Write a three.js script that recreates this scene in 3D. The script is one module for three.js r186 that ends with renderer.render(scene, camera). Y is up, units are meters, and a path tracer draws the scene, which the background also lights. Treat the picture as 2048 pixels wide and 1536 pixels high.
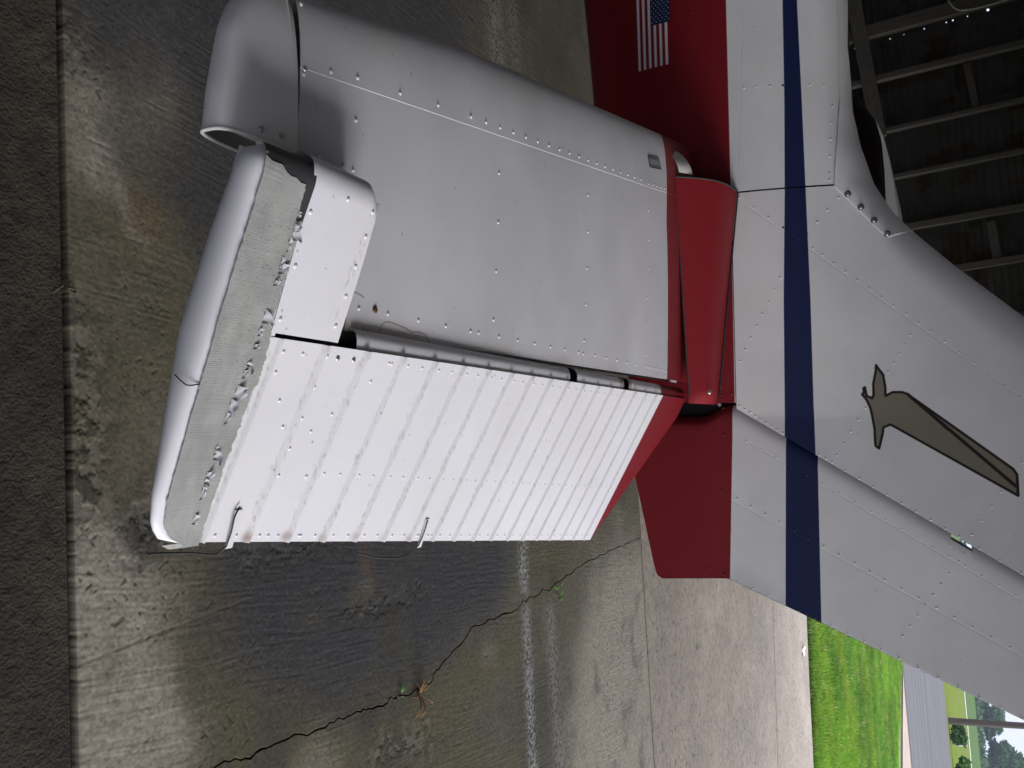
import * as THREE from 'three';
import { mergeGeometries } from 'three/addons/utils/BufferGeometryUtils.js';
import { RoundedBoxGeometry } from 'three/addons/geometries/RoundedBoxGeometry.js';

// ---------------------------------------------------------------- camera, sky, sun, exposure
const scene = new THREE.Scene();
const camera = new THREE.PerspectiveCamera(47.39, 4 / 3, 0.05, 3000);
camera.position.set(0, 1.66, 0);                         // eye height; the camera is held on its side
camera.up.set(-0.99564, 0.08485, 0.03863);
camera.lookAt(-0.0723, 1.66 - 0.4417, -0.8943);
const renderer = new THREE.WebGLRenderer({ antialias: true });
renderer.toneMapping = THREE.LinearToneMapping;
renderer.toneMappingExposure = 3.35;
renderer.shadowMap.enabled = true;

function overcast() {                                    // overcast sky: brighter overhead than at the horizon
  const w = 512, h = 256, d = new Float32Array(w * h * 4);
  for (let j = 0; j < h; j++) for (let i = 0; i < w; i++) {
    const el = ((j + 0.5) / h - 0.5) * Math.PI, s = Math.max(0, Math.sin(el));
    const L = el < 0 ? 0.2 : 0.225 + 0.8 * Math.pow(s, 0.85);
    const n = 1 + 0.05 * Math.sin(i * 2 * Math.PI / w * 5 + 9 * s) * Math.sin(7 * s + 1);
    const k = (j * w + i) * 4, tint = 1 - 0.75 * Math.min(1, s * 1.6);
    d[k] = L * n * (0.99 - 0.08 * tint); d[k + 1] = L * n * (1 - 0.03 * tint); d[k + 2] = L * n * (1.05 + 0.17 * tint); d[k + 3] = 1;
  }
  const t = new THREE.DataTexture(d, w, h, THREE.RGBAFormat, THREE.FloatType);
  t.mapping = THREE.EquirectangularReflectionMapping; t.magFilter = THREE.LinearFilter; t.needsUpdate = true;
  return t;
}
scene.background = overcast();
scene.environment = scene.background;
const sun = new THREE.DirectionalLight(new THREE.Color(1, 0.975, 0.95), 1.4);
sun.position.set(30, 8.6, 0); sun.target.position.set(0, 1, -2);
sun.castShadow = true; sun.shadow.radius = 56; sun.shadow.mapSize.set(2048, 2048);
Object.assign(sun.shadow.camera, { left: -14, right: 14, top: 14, bottom: -14, near: 1, far: 90 });
scene.add(sun, sun.target);
scene.fog = new THREE.FogExp2(new THREE.Color(0.72, 0.8, 1.0), 0.00025);

// ---------------------------------------------------------------- helpers
let seed = 7;
const rnd = () => { seed = (seed + 0x6d2b79f5) | 0; let t = Math.imul(seed ^ (seed >>> 15), 1 | seed); t = (t + Math.imul(t ^ (t >>> 7), 61 | t)) ^ t; return ((t ^ (t >>> 14)) >>> 0) / 4294967296; };
const clamp = (x, a = 0, b = 1) => Math.min(b, Math.max(a, x));
const lerp = (a, b, t) => a + (b - a) * t;
const smooth = (a, b, x) => { const t = clamp((x - a) / (b - a)); return t * t * (3 - 2 * t); };
const hash = (x, y) => { let h = Math.imul(x, 374761393) + Math.imul(y, 668265263); h = Math.imul(h ^ (h >>> 13), 1274126177); return ((h ^ (h >>> 16)) >>> 0) / 4294967296; };
function noise(x, y) {
  const i = Math.floor(x), j = Math.floor(y), u = x - i, v = y - j, a = u * u * (3 - 2 * u), b = v * v * (3 - 2 * v);
  return lerp(lerp(hash(i, j), hash(i + 1, j), a), lerp(hash(i, j + 1), hash(i + 1, j + 1), a), b);
}
const fbm = (x, y, o = 4) => { let s = 0, a = 0.5, n = 0; for (let k = 0; k < o; k++) { s += a * noise(x, y); n += a; const u = x * 1.63 - y * 1.21 + 11.3; y = x * 1.21 + y * 1.63 + 5.7; x = u; a *= 0.5; } return s / n; };
const grain = (x, y) => noise(x * 0.8 - y * 0.6 + 0.5 * noise(y * 0.4, x * 0.4), x * 0.6 + y * 0.8 + 0.5 * noise(x * 0.37 + 9, y * 0.37));
const curve = (pts) => (x) => { if (x <= pts[0][0]) return pts[0][1]; for (let k = 1; k < pts.length; k++) if (x <= pts[k][0]) return lerp(pts[k - 1][1], pts[k][1], (x - pts[k - 1][0]) / (pts[k][0] - pts[k - 1][0])); return pts[pts.length - 1][1]; };
const used = {};
function numbered(name) { const n = used[name] = (used[name] ?? -1) + 1; return n ? name + '_' + String(n).padStart(3, '0') : name; }
function part(name, geometry, material, parent, label) {
  const m = new THREE.Mesh(geometry, material); m.name = numbered(name); m.castShadow = m.receiveShadow = true;
  if (label) m.userData.label = label;
  (parent || scene).add(m); return m;
}
function group(name, parent, label) { const g = new THREE.Group(); g.name = numbered(name); if (label) g.userData.label = label; (parent || scene).add(g); return g; }
function thing(name, label, category, position = [0, 0, 0], set) {
  const g = group(name); g.position.set(...position); g.userData = { label, category }; if (set) g.userData.group = set; return g;
}
function structure(name, geometry, material) { const m = part(name, geometry, material); m.userData.kind = 'structure'; return m; }
function box(w, h, d, x, y, z, ry = 0, rz = 0) { const g = new THREE.BoxGeometry(w, h, d); if (rz) g.rotateZ(rz); if (ry) g.rotateY(ry); g.translate(x, y, z); return g; }
// a grid surface: P(i, j) -> [x, y, z, u, v]
function grid(ni, nj, P, flip) {
  const pos = [], uv = [], idx = [];
  for (let i = 0; i <= ni; i++) for (let j = 0; j <= nj; j++) { const p = P(i, j); pos.push(p[0], p[1], p[2]); uv.push(p[3] ?? i / ni, p[4] ?? j / nj); }
  for (let i = 0; i < ni; i++) for (let j = 0; j < nj; j++) {
    const a = i * (nj + 1) + j, b = a + nj + 1;
    if (flip) idx.push(a, a + 1, b, b, a + 1, b + 1); else idx.push(a, b, a + 1, b, b + 1, a + 1);
  }
  const g = new THREE.BufferGeometry();
  g.setAttribute('position', new THREE.Float32BufferAttribute(pos, 3)); g.setAttribute('uv', new THREE.Float32BufferAttribute(uv, 2));
  g.setIndex(idx); g.computeVertexNormals(); return g;
}
function rod(points, r, seg = 6) { return new THREE.TubeGeometry(new THREE.CatmullRomCurve3(points.map((p) => new THREE.Vector3(...p))), points.length * 5, r, seg); }
function canvas(w, h) { const c = document.createElement('canvas'); c.width = w; c.height = h; return [c, c.getContext('2d')]; }
function canvasMap(c, srgb = true) { const t = new THREE.CanvasTexture(c); if (srgb) t.colorSpace = THREE.SRGBColorSpace; t.wrapS = t.wrapT = THREE.ClampToEdgeWrapping; t.magFilter = THREE.LinearFilter; return t; }
function pixels(w, h, fn, srgb) {                         // fn(x, y) -> [r, g, b] in 0..1 (linear when not srgb)
  const d = new Uint8Array(w * h * 4);
  for (let y = 0; y < h; y++) for (let x = 0; x < w; x++) { const c = fn(x, y), k = (y * w + x) * 4; for (let q = 0; q < 3; q++) { const v = clamp(c[q]); d[k + q] = 255 * (srgb ? (v <= 0.0031308 ? v * 12.92 : 1.055 * Math.pow(v, 1 / 2.4) - 0.055) : v); } d[k + 3] = 255; }
  const t = new THREE.DataTexture(d, w, h); if (srgb) t.colorSpace = THREE.SRGBColorSpace;
  t.wrapS = t.wrapT = THREE.RepeatWrapping; t.magFilter = THREE.LinearFilter; t.needsUpdate = true; return t;
}
const lin = (r, g, b) => new THREE.Color().setRGB(r, g, b);
const std = (color, roughness = 0.6, more = {}) => new THREE.MeshStandardMaterial({ color, roughness, side: THREE.DoubleSide, ...more });

// ---------------------------------------------------------------- ground: apron slabs, lawn, taxiway, field
const MAP0 = [-2.8, -5.05], MAPW = 5.4, MAPH = 3.9;       // x0, z0 and size in metres of the mapped apron slab
function patchMask(list) {                               // stains, painted shade and worn paint as outlines in metres, softly edged
  const w = 675, h = 488, [c, g] = canvas(w, h); g.fillStyle = '#000'; g.fillRect(0, 0, w, h);
  for (const { pts, blur = 4, v = 1 } of list) {
    g.filter = `blur(${blur}px)`; g.fillStyle = `rgba(255,255,255,${v})`; g.beginPath();
    pts.forEach(([x, z], k) => { const px = (x - MAP0[0]) / MAPW * w, py = (z - MAP0[1]) / MAPH * h; k ? g.lineTo(px, py) : g.moveTo(px, py); });
    g.closePath(); g.fill();
  }
  const d = g.getImageData(0, 0, w, h).data;
  return (x, z) => {
    const fx = clamp((x - MAP0[0]) / MAPW * w - 0.5, 0, w - 1.001), fy = clamp((z - MAP0[1]) / MAPH * h - 0.5, 0, h - 1.001), i = fx | 0, j = fy | 0, u = fx - i, v = fy - j, at = (a, b) => d[(b * w + a) * 4];
    return lerp(lerp(at(i, j), at(i + 1, j), u), lerp(at(i, j + 1), at(i + 1, j + 1), u), v) / 255;
  };
}
const blob = (x, z, rx, rz = rx, n = 14) => Array.from({ length: n }, (_, k) => { const t = k / n * 2 * Math.PI, r = 0.75 + 0.5 * rnd(); return [x + rx * r * Math.cos(t), z + rz * r * Math.sin(t)]; });
const wetAndShade = patchMask([{ pts: [[0.17, -1.6], [0.33, -1.63], [0.5, -1.68], [0.62, -1.85], [0.74, -2.03], [0.76, -2.59], [0.65, -3.1], [0.5, -3.3], [0.36, -3.25], [0.1, -2.6]], blur: 9 },
  { pts: [[-2.0, -1.22], [-1.02, -1.24], [-1.0, -1.5], [-0.86, -1.56], [-0.62, -1.5], [-0.5, -1.62], [-0.3, -2.1], [-0.5, -2.9], [-2.0, -2.9]], blur: 11, v: 1 }, { pts: [[-0.8, -1.36], [-0.74, -1.34], [-0.68, -1.46], [-0.72, -1.52], [-0.8, -1.48]], blur: 6, v: 0.7 }, { pts: blob(-1.0, -1.38, 0.13, 0.1), blur: 7, v: 0.8 },  // soft shade beneath the tailplane painted in here, along with dark stains
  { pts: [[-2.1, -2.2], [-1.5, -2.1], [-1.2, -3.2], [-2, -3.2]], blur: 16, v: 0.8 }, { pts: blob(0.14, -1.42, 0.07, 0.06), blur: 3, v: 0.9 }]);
const moss = patchMask([{ pts: [[0.65, -1.6], [1.2, -1.5], [1.5, -2.6], [1.35, -3.3], [0.68, -3.3], [0.78, -2.4]], blur: 10, v: 0.85 }, { pts: [[0.2, -3.3], [0.62, -3.35], [0.62, -4.1], [0.15, -4.2]], blur: 12, v: 0.8 },
  { pts: [[0.12, -1.65], [0.3, -1.6], [0.55, -1.72], [0.7, -1.8], [0.66, -1.66], [0.3, -1.5], [0.15, -1.55]], blur: 6, v: 0.9 }, { pts: [[-0.6, -1.3], [0.1, -1.3], [0.15, -1.7], [-0.6, -1.8]], blur: 14, v: 0.65 },
  { pts: [[0.25, -2.14], [0.27, -2.34], [0.42, -2.25], [0.41, -2.2]], blur: 4 }, { pts: [[0.34, -2.9], [0.35, -3.02], [0.47, -2.98], [0.47, -2.94]], blur: 4 }, { pts: blob(1.25, -1.9, 0.3, 0.35), blur: 12, v: 0.7 }]);
const pale = patchMask([{ pts: [[0.08, -1.2], [0.13, -1.36], [0.24, -1.47], [0.33, -1.5], [0.42, -1.44], [0.57, -1.56], [0.72, -1.54], [0.75, -1.2]], blur: 6 }, { pts: [[-0.95, -1.25], [-0.91, -1.33], [-0.8, -1.42], [-0.7, -1.4], [-0.62, -1.3], [-0.66, -1.25]], blur: 6, v: 0.9 },
  { pts: [[0.27, -2.19], [0.28, -2.29], [0.38, -2.24], [0.38, -2.21]], blur: 3 }, { pts: [[0.36, -2.93], [0.37, -2.98], [0.4, -2.97], [0.4, -2.94]], blur: 2 }, { pts: [[0.62, -4.2], [0.58, -5.1], [2.6, -5.1], [2.6, -3.72], [1.3, -3.7]], blur: 14 },
  { pts: blob(0.86, -2.0, 0.05, 0.1), blur: 7, v: 0.8 }, { pts: blob(0.96, -1.85, 0.07, 0.05), blur: 6, v: 0.7 }, { pts: blob(0.78, -3.02, 0.04, 0.025), blur: 4, v: 0.8 }, { pts: [[-1.18, -1.46], [-1.1, -1.56], [-0.88, -1.57], [-0.76, -1.52], [-0.84, -1.46]], blur: 7, v: 0.75 }, { pts: blob(-0.35, -1.4, 0.06, 0.04), blur: 8, v: 0.35 },
  { pts: [[-0.72, -1.4], [-0.6, -1.43], [-0.5, -1.5], [-0.52, -1.44], [-0.66, -1.36]], blur: 2, v: 0.6 }, { pts: [[-0.2, -1.42], [0.05, -1.4], [0.1, -1.52], [-0.2, -1.5]], blur: 8, v: 0.45 }, { pts: blob(0.45, -4.6, 0.05, 0.08), blur: 7, v: 0.6 }]);
const paint = patchMask([{ pts: [[0.3, -3.35], [0.53, -3.32], [0.62, -3.34], [0.62, -3.4], [0.3, -3.42]], blur: 2 }, { pts: [[0.67, -3.335], [1.0, -3.32], [2.4, -3.29], [2.4, -3.37], [1.06, -3.385], [0.67, -3.4]], blur: 2 }, { pts: [[0.7, -3.57], [1.12, -3.575], [2.4, -3.6], [2.4, -3.67], [1.13, -3.63], [0.7, -3.64]], blur: 4, v: 0.75 },
  { pts: [[-2.4, -3.32], [-1.6, -3.35], [-1.4, -3.36], [-1.4, -3.45], [-1.73, -3.48], [-2.4, -3.47]], blur: 4, v: 0.42 }, { pts: [[-2.4, -3.56], [-1.5, -3.56], [-1.5, -3.63], [-2.4, -3.66]], blur: 4, v: 0.38 }]);
const rust = patchMask([{ pts: [[-0.69, -1.44], [-0.63, -1.54], [-0.52, -1.52], [-0.57, -1.44]], blur: 6, v: 0.8 }, { pts: blob(0.33, -2.26, 0.05, 0.02), blur: 2, v: 0.5 }, { pts: blob(0.4, -1.56, 0.06, 0.06), blur: 6, v: 0.5 }]);
const spall = patchMask([{ pts: [[-0.42, -1.22], [-0.35, -1.29], [-0.16, -1.3], [-0.1, -1.33], [0.01, -1.3], [0.1, -1.33], [0.13, -1.22]], blur: 5 }, { pts: blob(0.14, -1.42, 0.08, 0.06), blur: 4 }, { pts: [[-1.05, -1.22], [-0.98, -1.3], [-0.9, -1.27], [-0.86, -1.22]], blur: 4 },
  { pts: [[0.47, -2.1], [0.52, -2.15], [0.49, -2.6], [0.44, -2.62], [0.46, -2.3]], blur: 3 }, { pts: [[0.25, -1.7], [0.3, -1.72], [0.24, -2.3], [0.2, -2.3]], blur: 3 }, { pts: [[0.9, -2.2], [0.95, -2.2], [1.0, -2.6], [0.94, -2.6]], blur: 4 }]);
const groove = [[0.398, -1.25], [0.38, -1.43], [0.364, -1.6], [0.35, -1.75]];
function nearGroove(x, z) { let m = 1; for (let k = 0; k < 3; k++) { const [a, b] = [groove[k], groove[k + 1]], u = clamp(((x - a[0]) * (b[0] - a[0]) + (z - a[1]) * (b[1] - a[1])) / ((b[0] - a[0]) ** 2 + (b[1] - a[1]) ** 2)); m = Math.min(m, Math.hypot(x - lerp(a[0], b[0], u), z - lerp(a[1], b[1], u))); } return 1 - smooth(0.002, 0.0055, m + 0.003 * (noise(x * 90, z * 90) - 0.5)); }
const TW = 2048, TH = 1480, height = new Float32Array(TW * TH);
function apronColour(x, z) {
  const wx = x + 0.05 * (fbm(x * 7, z * 7, 3) - 0.5) * 2, wz = z + 0.05 * (fbm(x * 7 + 40, z * 7, 3) - 0.5) * 2;
  const big = fbm(x * 1.7, z * 1.7, 4), mid = fbm(x * 9 + 3, z * 9, 3), fine = fbm(x * 120, z * 120, 2), speck = noise(x * 260, z * 260);
  let c = [0.092, 0.082, 0.056].map((v) => v * (0.4 + 0.9 * big) * (0.75 + 0.5 * mid));
  const to = (t, k) => { c = c.map((v, q) => lerp(v, t[q], clamp(k))); };
  to([0.084, 0.074, 0.035], moss(wx, wz) * smooth(0.3, 0.62, fbm(x * 5 + 9, z * 5, 4)) * 1.1);
  to([0.268, 0.24, 0.195], pale(wx, wz) * smooth(-0.15, 0.5, mid));
  to([0.033, 0.033, 0.036], wetAndShade(wx, wz) * smooth(0.1, 0.5, 0.5 * mid + 0.5 * big) * 0.97);
  to([0.2, 0.11, 0.04], rust(wx, wz) * smooth(0.35, 0.7, mid) * 0.6);
  to([0.27, 0.28, 0.28], paint(x + 0.012 * (mid - 0.5), z + 0.012 * (mid - 0.5)) * smooth(0.28, 0.62, fine) * 0.82);
  { const sp = spall(wx, wz), q = fbm(x * 34, z * 40, 4); to([0.17, 0.152, 0.122], sp * smooth(0.5, 0.62, q) * 0.75 * (1 - 0.92 * wetAndShade(wx, wz))); to([0.03, 0.027, 0.02], sp * smooth(0.5, 0.36, q) * 0.85); to([0.06, 0.05, 0.03], 0.4 * nearGroove(x, z)); }
  const pit = smooth(0.8, 0.93, grain(x * 85 + 8, z * 85)) * smooth(0.4, 0.6, fbm(x * 4, z * 4 + 30, 2));
  to([0.05, 0.045, 0.035], pit * 0.7);
  return c.map((v) => v * (0.5 + 0.75 * fine + 0.25 * speck));
}
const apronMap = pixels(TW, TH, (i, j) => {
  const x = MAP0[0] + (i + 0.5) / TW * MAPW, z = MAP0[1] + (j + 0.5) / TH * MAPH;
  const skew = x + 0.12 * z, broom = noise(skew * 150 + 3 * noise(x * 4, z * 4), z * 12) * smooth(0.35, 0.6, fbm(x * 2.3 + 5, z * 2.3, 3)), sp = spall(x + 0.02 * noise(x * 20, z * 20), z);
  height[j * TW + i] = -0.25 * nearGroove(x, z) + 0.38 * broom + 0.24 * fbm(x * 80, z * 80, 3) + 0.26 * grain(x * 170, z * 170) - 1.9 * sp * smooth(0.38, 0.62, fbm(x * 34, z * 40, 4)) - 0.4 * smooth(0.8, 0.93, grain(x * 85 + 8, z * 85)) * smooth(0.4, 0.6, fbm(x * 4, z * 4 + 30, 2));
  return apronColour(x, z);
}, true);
const heightMap = pixels(TW, TH, (i, j) => { const v = 0.6 + 0.4 * height[j * TW + i]; return [v, v, v]; }, false);
for (const t of [apronMap, heightMap]) { t.repeat.set(1 / MAPW, 1 / MAPH); t.offset.set(-MAP0[0] / MAPW, -MAP0[1] / MAPH); }
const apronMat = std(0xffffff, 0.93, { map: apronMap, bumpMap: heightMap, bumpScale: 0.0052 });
const roughMap = (base, amp, fine = 1.1) => pixels(1024, 1024, (i, j) => { const x = i / 1024 * 4, z = j / 1024 * 4, f = fbm(x * 32, z * 32, 3), m = fbm(x * 4, z * 4, 4), p = smooth(0.78, 0.92, grain(x * 60, z * 60)); return base.map((v) => v * (1 - amp + 2 * amp * m) * (1 - fine / 2 + fine * f) * (1 - 0.5 * p)); }, true);
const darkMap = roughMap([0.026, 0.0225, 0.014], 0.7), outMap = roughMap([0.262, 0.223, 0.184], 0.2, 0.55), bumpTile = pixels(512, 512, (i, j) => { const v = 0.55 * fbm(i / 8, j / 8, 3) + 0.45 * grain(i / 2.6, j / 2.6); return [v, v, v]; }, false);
for (const t of [darkMap, outMap]) t.repeat.set(1 / 4, 1 / 4);
bumpTile.repeat.set(1 / 0.8, 1 / 0.8);
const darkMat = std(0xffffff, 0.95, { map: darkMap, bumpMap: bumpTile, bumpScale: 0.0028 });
const outMat = std(0xffffff, 0.95, { map: outMap, bumpMap: bumpTile, bumpScale: 0.002 });
function slab(name, pts, material, parent) {              // a cast slab 0.13 m thick with a worn arris, outline in x, z
  const shape = new THREE.Shape(pts.map(([x, z]) => new THREE.Vector2(x, -z)));
  const g = new THREE.ExtrudeGeometry(shape, { depth: 0.12, bevelEnabled: true, bevelThickness: 0.003, bevelSize: 0.0015, bevelOffset: -0.0015, bevelSegments: 2 });
  g.rotateX(-Math.PI / 2); g.translate(0, -0.123, 0);
  const p = g.attributes.position, uv = g.attributes.uv; for (let k = 0; k < p.count; k++) uv.setXY(k, p.getX(k), p.getZ(k));
  return part(name, g, material, parent);
}
const crack = [[0.7, -1.247], [0.72, -1.45], [0.73, -1.61], [0.74, -1.77], [0.76, -2.01], [0.76, -2.2], [0.77, -2.33], [0.78, -2.41], [0.78, -2.59], [0.74, -2.66], [0.66, -2.93], [0.66, -3.27], [0.65, -3.41], [0.64, -3.62], [0.6, -3.92], [0.58, -4.27], [0.57, -4.74], [0.565, -4.93]];
const ragged = [];
for (let k = 0; k < crack.length - 1; k++) for (let q = 0; q < 9; q++) { const t = q / 9, z = lerp(crack[k][1], crack[k + 1][1], t); ragged.push([lerp(crack[k][0], crack[k + 1][0], t) + 0.035 * (fbm(z * 22, 3, 3) - 0.5) + 0.008 * (rnd() - 0.5), z]); }
ragged.push([0.565, -4.93]);
const floor = group('apron'); floor.userData.kind = 'structure';
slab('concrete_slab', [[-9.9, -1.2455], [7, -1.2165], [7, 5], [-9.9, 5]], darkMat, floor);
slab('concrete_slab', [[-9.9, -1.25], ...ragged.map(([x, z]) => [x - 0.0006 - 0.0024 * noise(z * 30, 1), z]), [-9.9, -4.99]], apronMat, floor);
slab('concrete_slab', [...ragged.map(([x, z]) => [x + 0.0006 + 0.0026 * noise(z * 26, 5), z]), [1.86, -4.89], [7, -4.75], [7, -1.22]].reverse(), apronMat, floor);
slab('concrete_slab', [[-9.9, -5.0], [0.565, -4.945], [1.86, -4.905], [12, -4.6], [12, -7.8], [3.06, -8.37], [1.62, -8.76], [-9.9, -9.0]], outMat, floor);
slab('concrete_slab', [[-9.9, -9.02], [1.62, -8.775], [3.06, -8.385], [12, -7.82], [12, -9.3], [3.74, -10.34], [2.94, -10.5], [2.19, -10.7], [-9.9, -11.2]], outMat, floor);
part('joint_filler', box(17, 0.07, 0.05, -1.4, -0.06, -1.238), std(lin(0.012, 0.011, 0.008), 1), floor);
part('joint_filler', box(0.4, 0.07, 3.7, 0.65, -0.06, -3.09), std(lin(0.015, 0.014, 0.01), 1), floor);
part('joint_filler', box(17, 0.09, 0.5, -1.4, -0.06, -4.9), std(lin(0.06, 0.05, 0.035), 1), floor);
// one sheet of earth to the horizon; the far ground rises a little behind the white line
const earthMap = pixels(512, 512, (i, j) => { const f = fbm(i / 20, j / 20, 4), q = noise(i / 2, j / 2); return [0.055, 0.05, 0.035].map((v) => v * (0.6 + 0.7 * f + 0.3 * q)); }, true);
earthMap.repeat.set(1 / 1.5, 1 / 1.5);
const rise = (z) => -0.14 + 0.1 * smooth(-10.2, -11, z) + 1.9 * smooth(-205, -300, z) + 0.004 * Math.max(0, -z - 300);
structure('ground', grid(2, 60, (i, j) => { const z = 300 - 2300 * Math.pow(j / 60, 1.5); return [(i - 1) * 1500, rise(z) - 0.01, z, (i - 1) * 1500, z]; }), std(0xffffff, 1, { map: earthMap }));
function band(name, pts, y, material, nz = 1) {           // a strip of ground given by its near and far edges
  const [a, b, c, d] = pts;
  return structure(name, grid(24, nz, (i, j) => { const t = i / 24, u = j / nz, x = lerp(lerp(a[0], b[0], t), lerp(d[0], c[0], t), u), z = lerp(lerp(a[1], b[1], t), lerp(d[1], c[1], t), u); return [x, y + (nz > 1 ? rise(z) + 0.04 : 0), z, x, z]; }, true), material);
}
const lawnMap = pixels(1024, 1024, (i, j) => { const x = i / 1024 * 12, z = j / 1024 * 12, m = smooth(0.25, 0.75, fbm(x * 1.1, z * 1.5, 4)), f = fbm(x * 26, z * 26, 2); return [lerp(0.085, 0.12, m), lerp(0.19, 0.25, m), lerp(0.025, 0.035, m)].map((v) => v * (0.55 + 0.9 * f)); }, true);
lawnMap.repeat.set(1 / 12, 1 / 12);
const matte = (map, more = {}) => new THREE.MeshPhysicalMaterial({ color: 0xffffff, roughness: 1, map, specularIntensity: 0.15, side: THREE.DoubleSide, ...more });
const lawnMat = matte(lawnMap);
const fieldMap = pixels(512, 512, (i, j) => { const m = fbm(i / 120, j / 14, 4), q = noise(i / 3, j / 3); return [lerp(0.05, 0.12, m), lerp(0.1, 0.135, m), 0.008].map((v) => v * (0.8 + 0.4 * q)); }, true);
fieldMap.repeat.set(1 / 60, 1 / 60);
const asphaltMap = pixels(512, 512, (i, j) => { const m = fbm(i / 150, j / 9, 4), q = noise(i / 2, j / 2), w = smooth(0.62, 0.7, fbm(i / 90 + 7, j / 5, 3)); return [0.08, 0.078, 0.086].map((v, k) => lerp(v * (0.5 + 0.95 * m) * (0.85 + 0.3 * q), [0.11, 0.11, 0.07][k], 0.55 * w)); }, true);
asphaltMap.repeat.set(1 / 30, 1 / 12);
const gravelMap = pixels(512, 512, (i, j) => { const m = fbm(i / 60, j / 60, 3), q = noise(i / 2, j / 2); return [0.3, 0.235, 0.19].map((v) => v * (0.75 + 0.3 * m) * (0.8 + 0.4 * q)); }, true);
gravelMap.repeat.set(1 / 3, 1 / 3);
const gravelMat = std(0xffffff, 1, { map: gravelMap });
band('lawn', [[-40, -13], [2.19, -10.76], [6.42, -25.6], [-40, -26.4]], -0.03, lawnMat);
band('lawn', [[2.19, -10.76], [12.5, -9.0], [12.5, -14.5], [6.42, -25.6]], -0.03, lawnMat);
band('gravel_shoulder', [[6.3, -27.3], [12.5, -14.5], [60, -20], [60, -26.8]], -0.026, gravelMat);
band('gravel_shoulder', [[-90, -27.9], [6.42, -25.55], [6.56, -26.5], [-90, -29]], -0.024, gravelMat);
band('taxiway', [[-90, -29.2], [60, -24.9], [60, -59.6], [-90, -70.9]], -0.02, matte(asphaltMap, { specularIntensity: 0.4 }));
band('field', [[-300, -86.6], [300, -41.6], [400, -214], [-400, -214]], -0.03, matte(fieldMap));
band('gravel_road', [[-400, -205.5], [400, -186], [400, -192], [-400, -212]], 0.0, std(lin(0.72, 0.7, 0.66), 1));
band('field', [[-600, -214], [600, -214], [900, -420], [-900, -420]], 0.05, matte(null, { color: lin(0.04, 0.085, 0.012) }), 12);

band('soil_strip', [[-9.9, -11.17], [2.19, -10.69], [2.19, -10.95], [-9.9, -11.5]], -0.026, std(lin(0.075, 0.055, 0.035), 1));
band('soil_strip', [[2.19, -10.69], [12, -9.0], [12, -9.5], [2.19, -10.95]], -0.026, std(lin(0.075, 0.055, 0.035), 1));
// grass blades on the lawn: nobody could count them
{
  const bl = []; for (let k = 0; k < 5; k++) { const g = new THREE.ConeGeometry(0.005, 0.07, 3, 1); g.translate(0, 0.035, 0); g.rotateZ(0.5 * (rnd() - 0.5)); g.rotateX(0.5 * (rnd() - 0.5)); g.translate(0.05 * (rnd() - 0.5), 0, 0.05 * (rnd() - 0.5)); bl.push(g); }
  const n = 70000, im = new THREE.InstancedMesh(mergeGeometries(bl), matte(null), n), m = new THREE.Matrix4(), e = new THREE.Euler(), q = new THREE.Quaternion(), c = new THREE.Color();
  let k = 0;
  while (k < n) {
    const z = -10.2 - 15.5 * Math.pow(rnd(), 1.4), x = 0.6 + 7.5 * rnd();
    if (z > -10.79 + 0.22 * (x - 2.19) + 0.16 * (fbm(x * 7, 1, 3) - 0.5) || x > 6.42 + (z + 25.6) * (6.08 / 11.1) * 0.55 + (z > -21 ? 2 : 0)) continue;
    const s = 0.55 + 0.7 * rnd() + 0.5 * smooth(0.5, 0.75, fbm(x * 1.1, z * 1.1, 3));
    m.compose(new THREE.Vector3(x, -0.035, z), q.setFromEuler(e.set(0, 6.3 * rnd(), 0)), new THREE.Vector3(s, s, s)); im.setMatrixAt(k, m);
    const t = fbm(x * 1.3, z * 1.6, 3), y = smooth(0.3, 0.75, fbm(x * 0.9 + 4, z * 1.4, 4));
    if (rnd() < 0.04) im.setColorAt(k, c.setRGB(0.3, 0.3, 0.14)); else im.setColorAt(k, c.setRGB(lerp(0.085, 0.15, y) * (0.7 + 0.6 * rnd()), lerp(0.18, 0.275, y) * (0.8 + 0.4 * t), 0.03)); k++;
  }
  im.name = 'grass'; im.userData = { label: 'short bright green grass growing beyond the edge of the concrete', category: 'grass', kind: 'stuff' }; scene.add(im);
}

// ---------------------------------------------------------------- hangar
const woodMap = pixels(256, 1024, (i, j) => { const g = fbm(i / 5 + 2 * noise(j / 160, i / 60), j / 90, 3), f = noise(i / 1.5, j / 30); return [0.085, 0.08, 0.068].map((v) => v * (0.5 + 0.7 * g + 0.3 * f)); }, true);
const wood = std(0xffffff, 0.9, { map: woodMap });
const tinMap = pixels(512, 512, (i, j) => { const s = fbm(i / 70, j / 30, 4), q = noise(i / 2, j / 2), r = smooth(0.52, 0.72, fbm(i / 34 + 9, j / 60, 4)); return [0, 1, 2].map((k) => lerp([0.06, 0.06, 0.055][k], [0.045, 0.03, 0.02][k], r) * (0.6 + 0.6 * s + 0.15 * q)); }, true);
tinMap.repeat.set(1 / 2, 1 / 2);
const bounceRoof = std(lin(0.68, 0.68, 0.68), 0.6);  // unseen roof sheets, made pale to bounce fill light onto the tail
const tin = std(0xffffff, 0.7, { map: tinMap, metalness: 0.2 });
const hangar = thing('hangar', 'dark open-fronted hangar of corrugated sheet on timber studs', 'hangar', [0, 0, -9.5]);
const wave = (y) => 0.009 * Math.sin(y * 2 * Math.PI / 0.069);
function ribbed(x0, x1, y0, y1, z) { const n = Math.round((y1 - y0) / 0.0138); return grid(1, n, (i, j) => { const y = lerp(y0, y1, j / n), x = lerp(x0, x1, i); return [x, y, z + wave(y), x, y]; }); }
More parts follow.
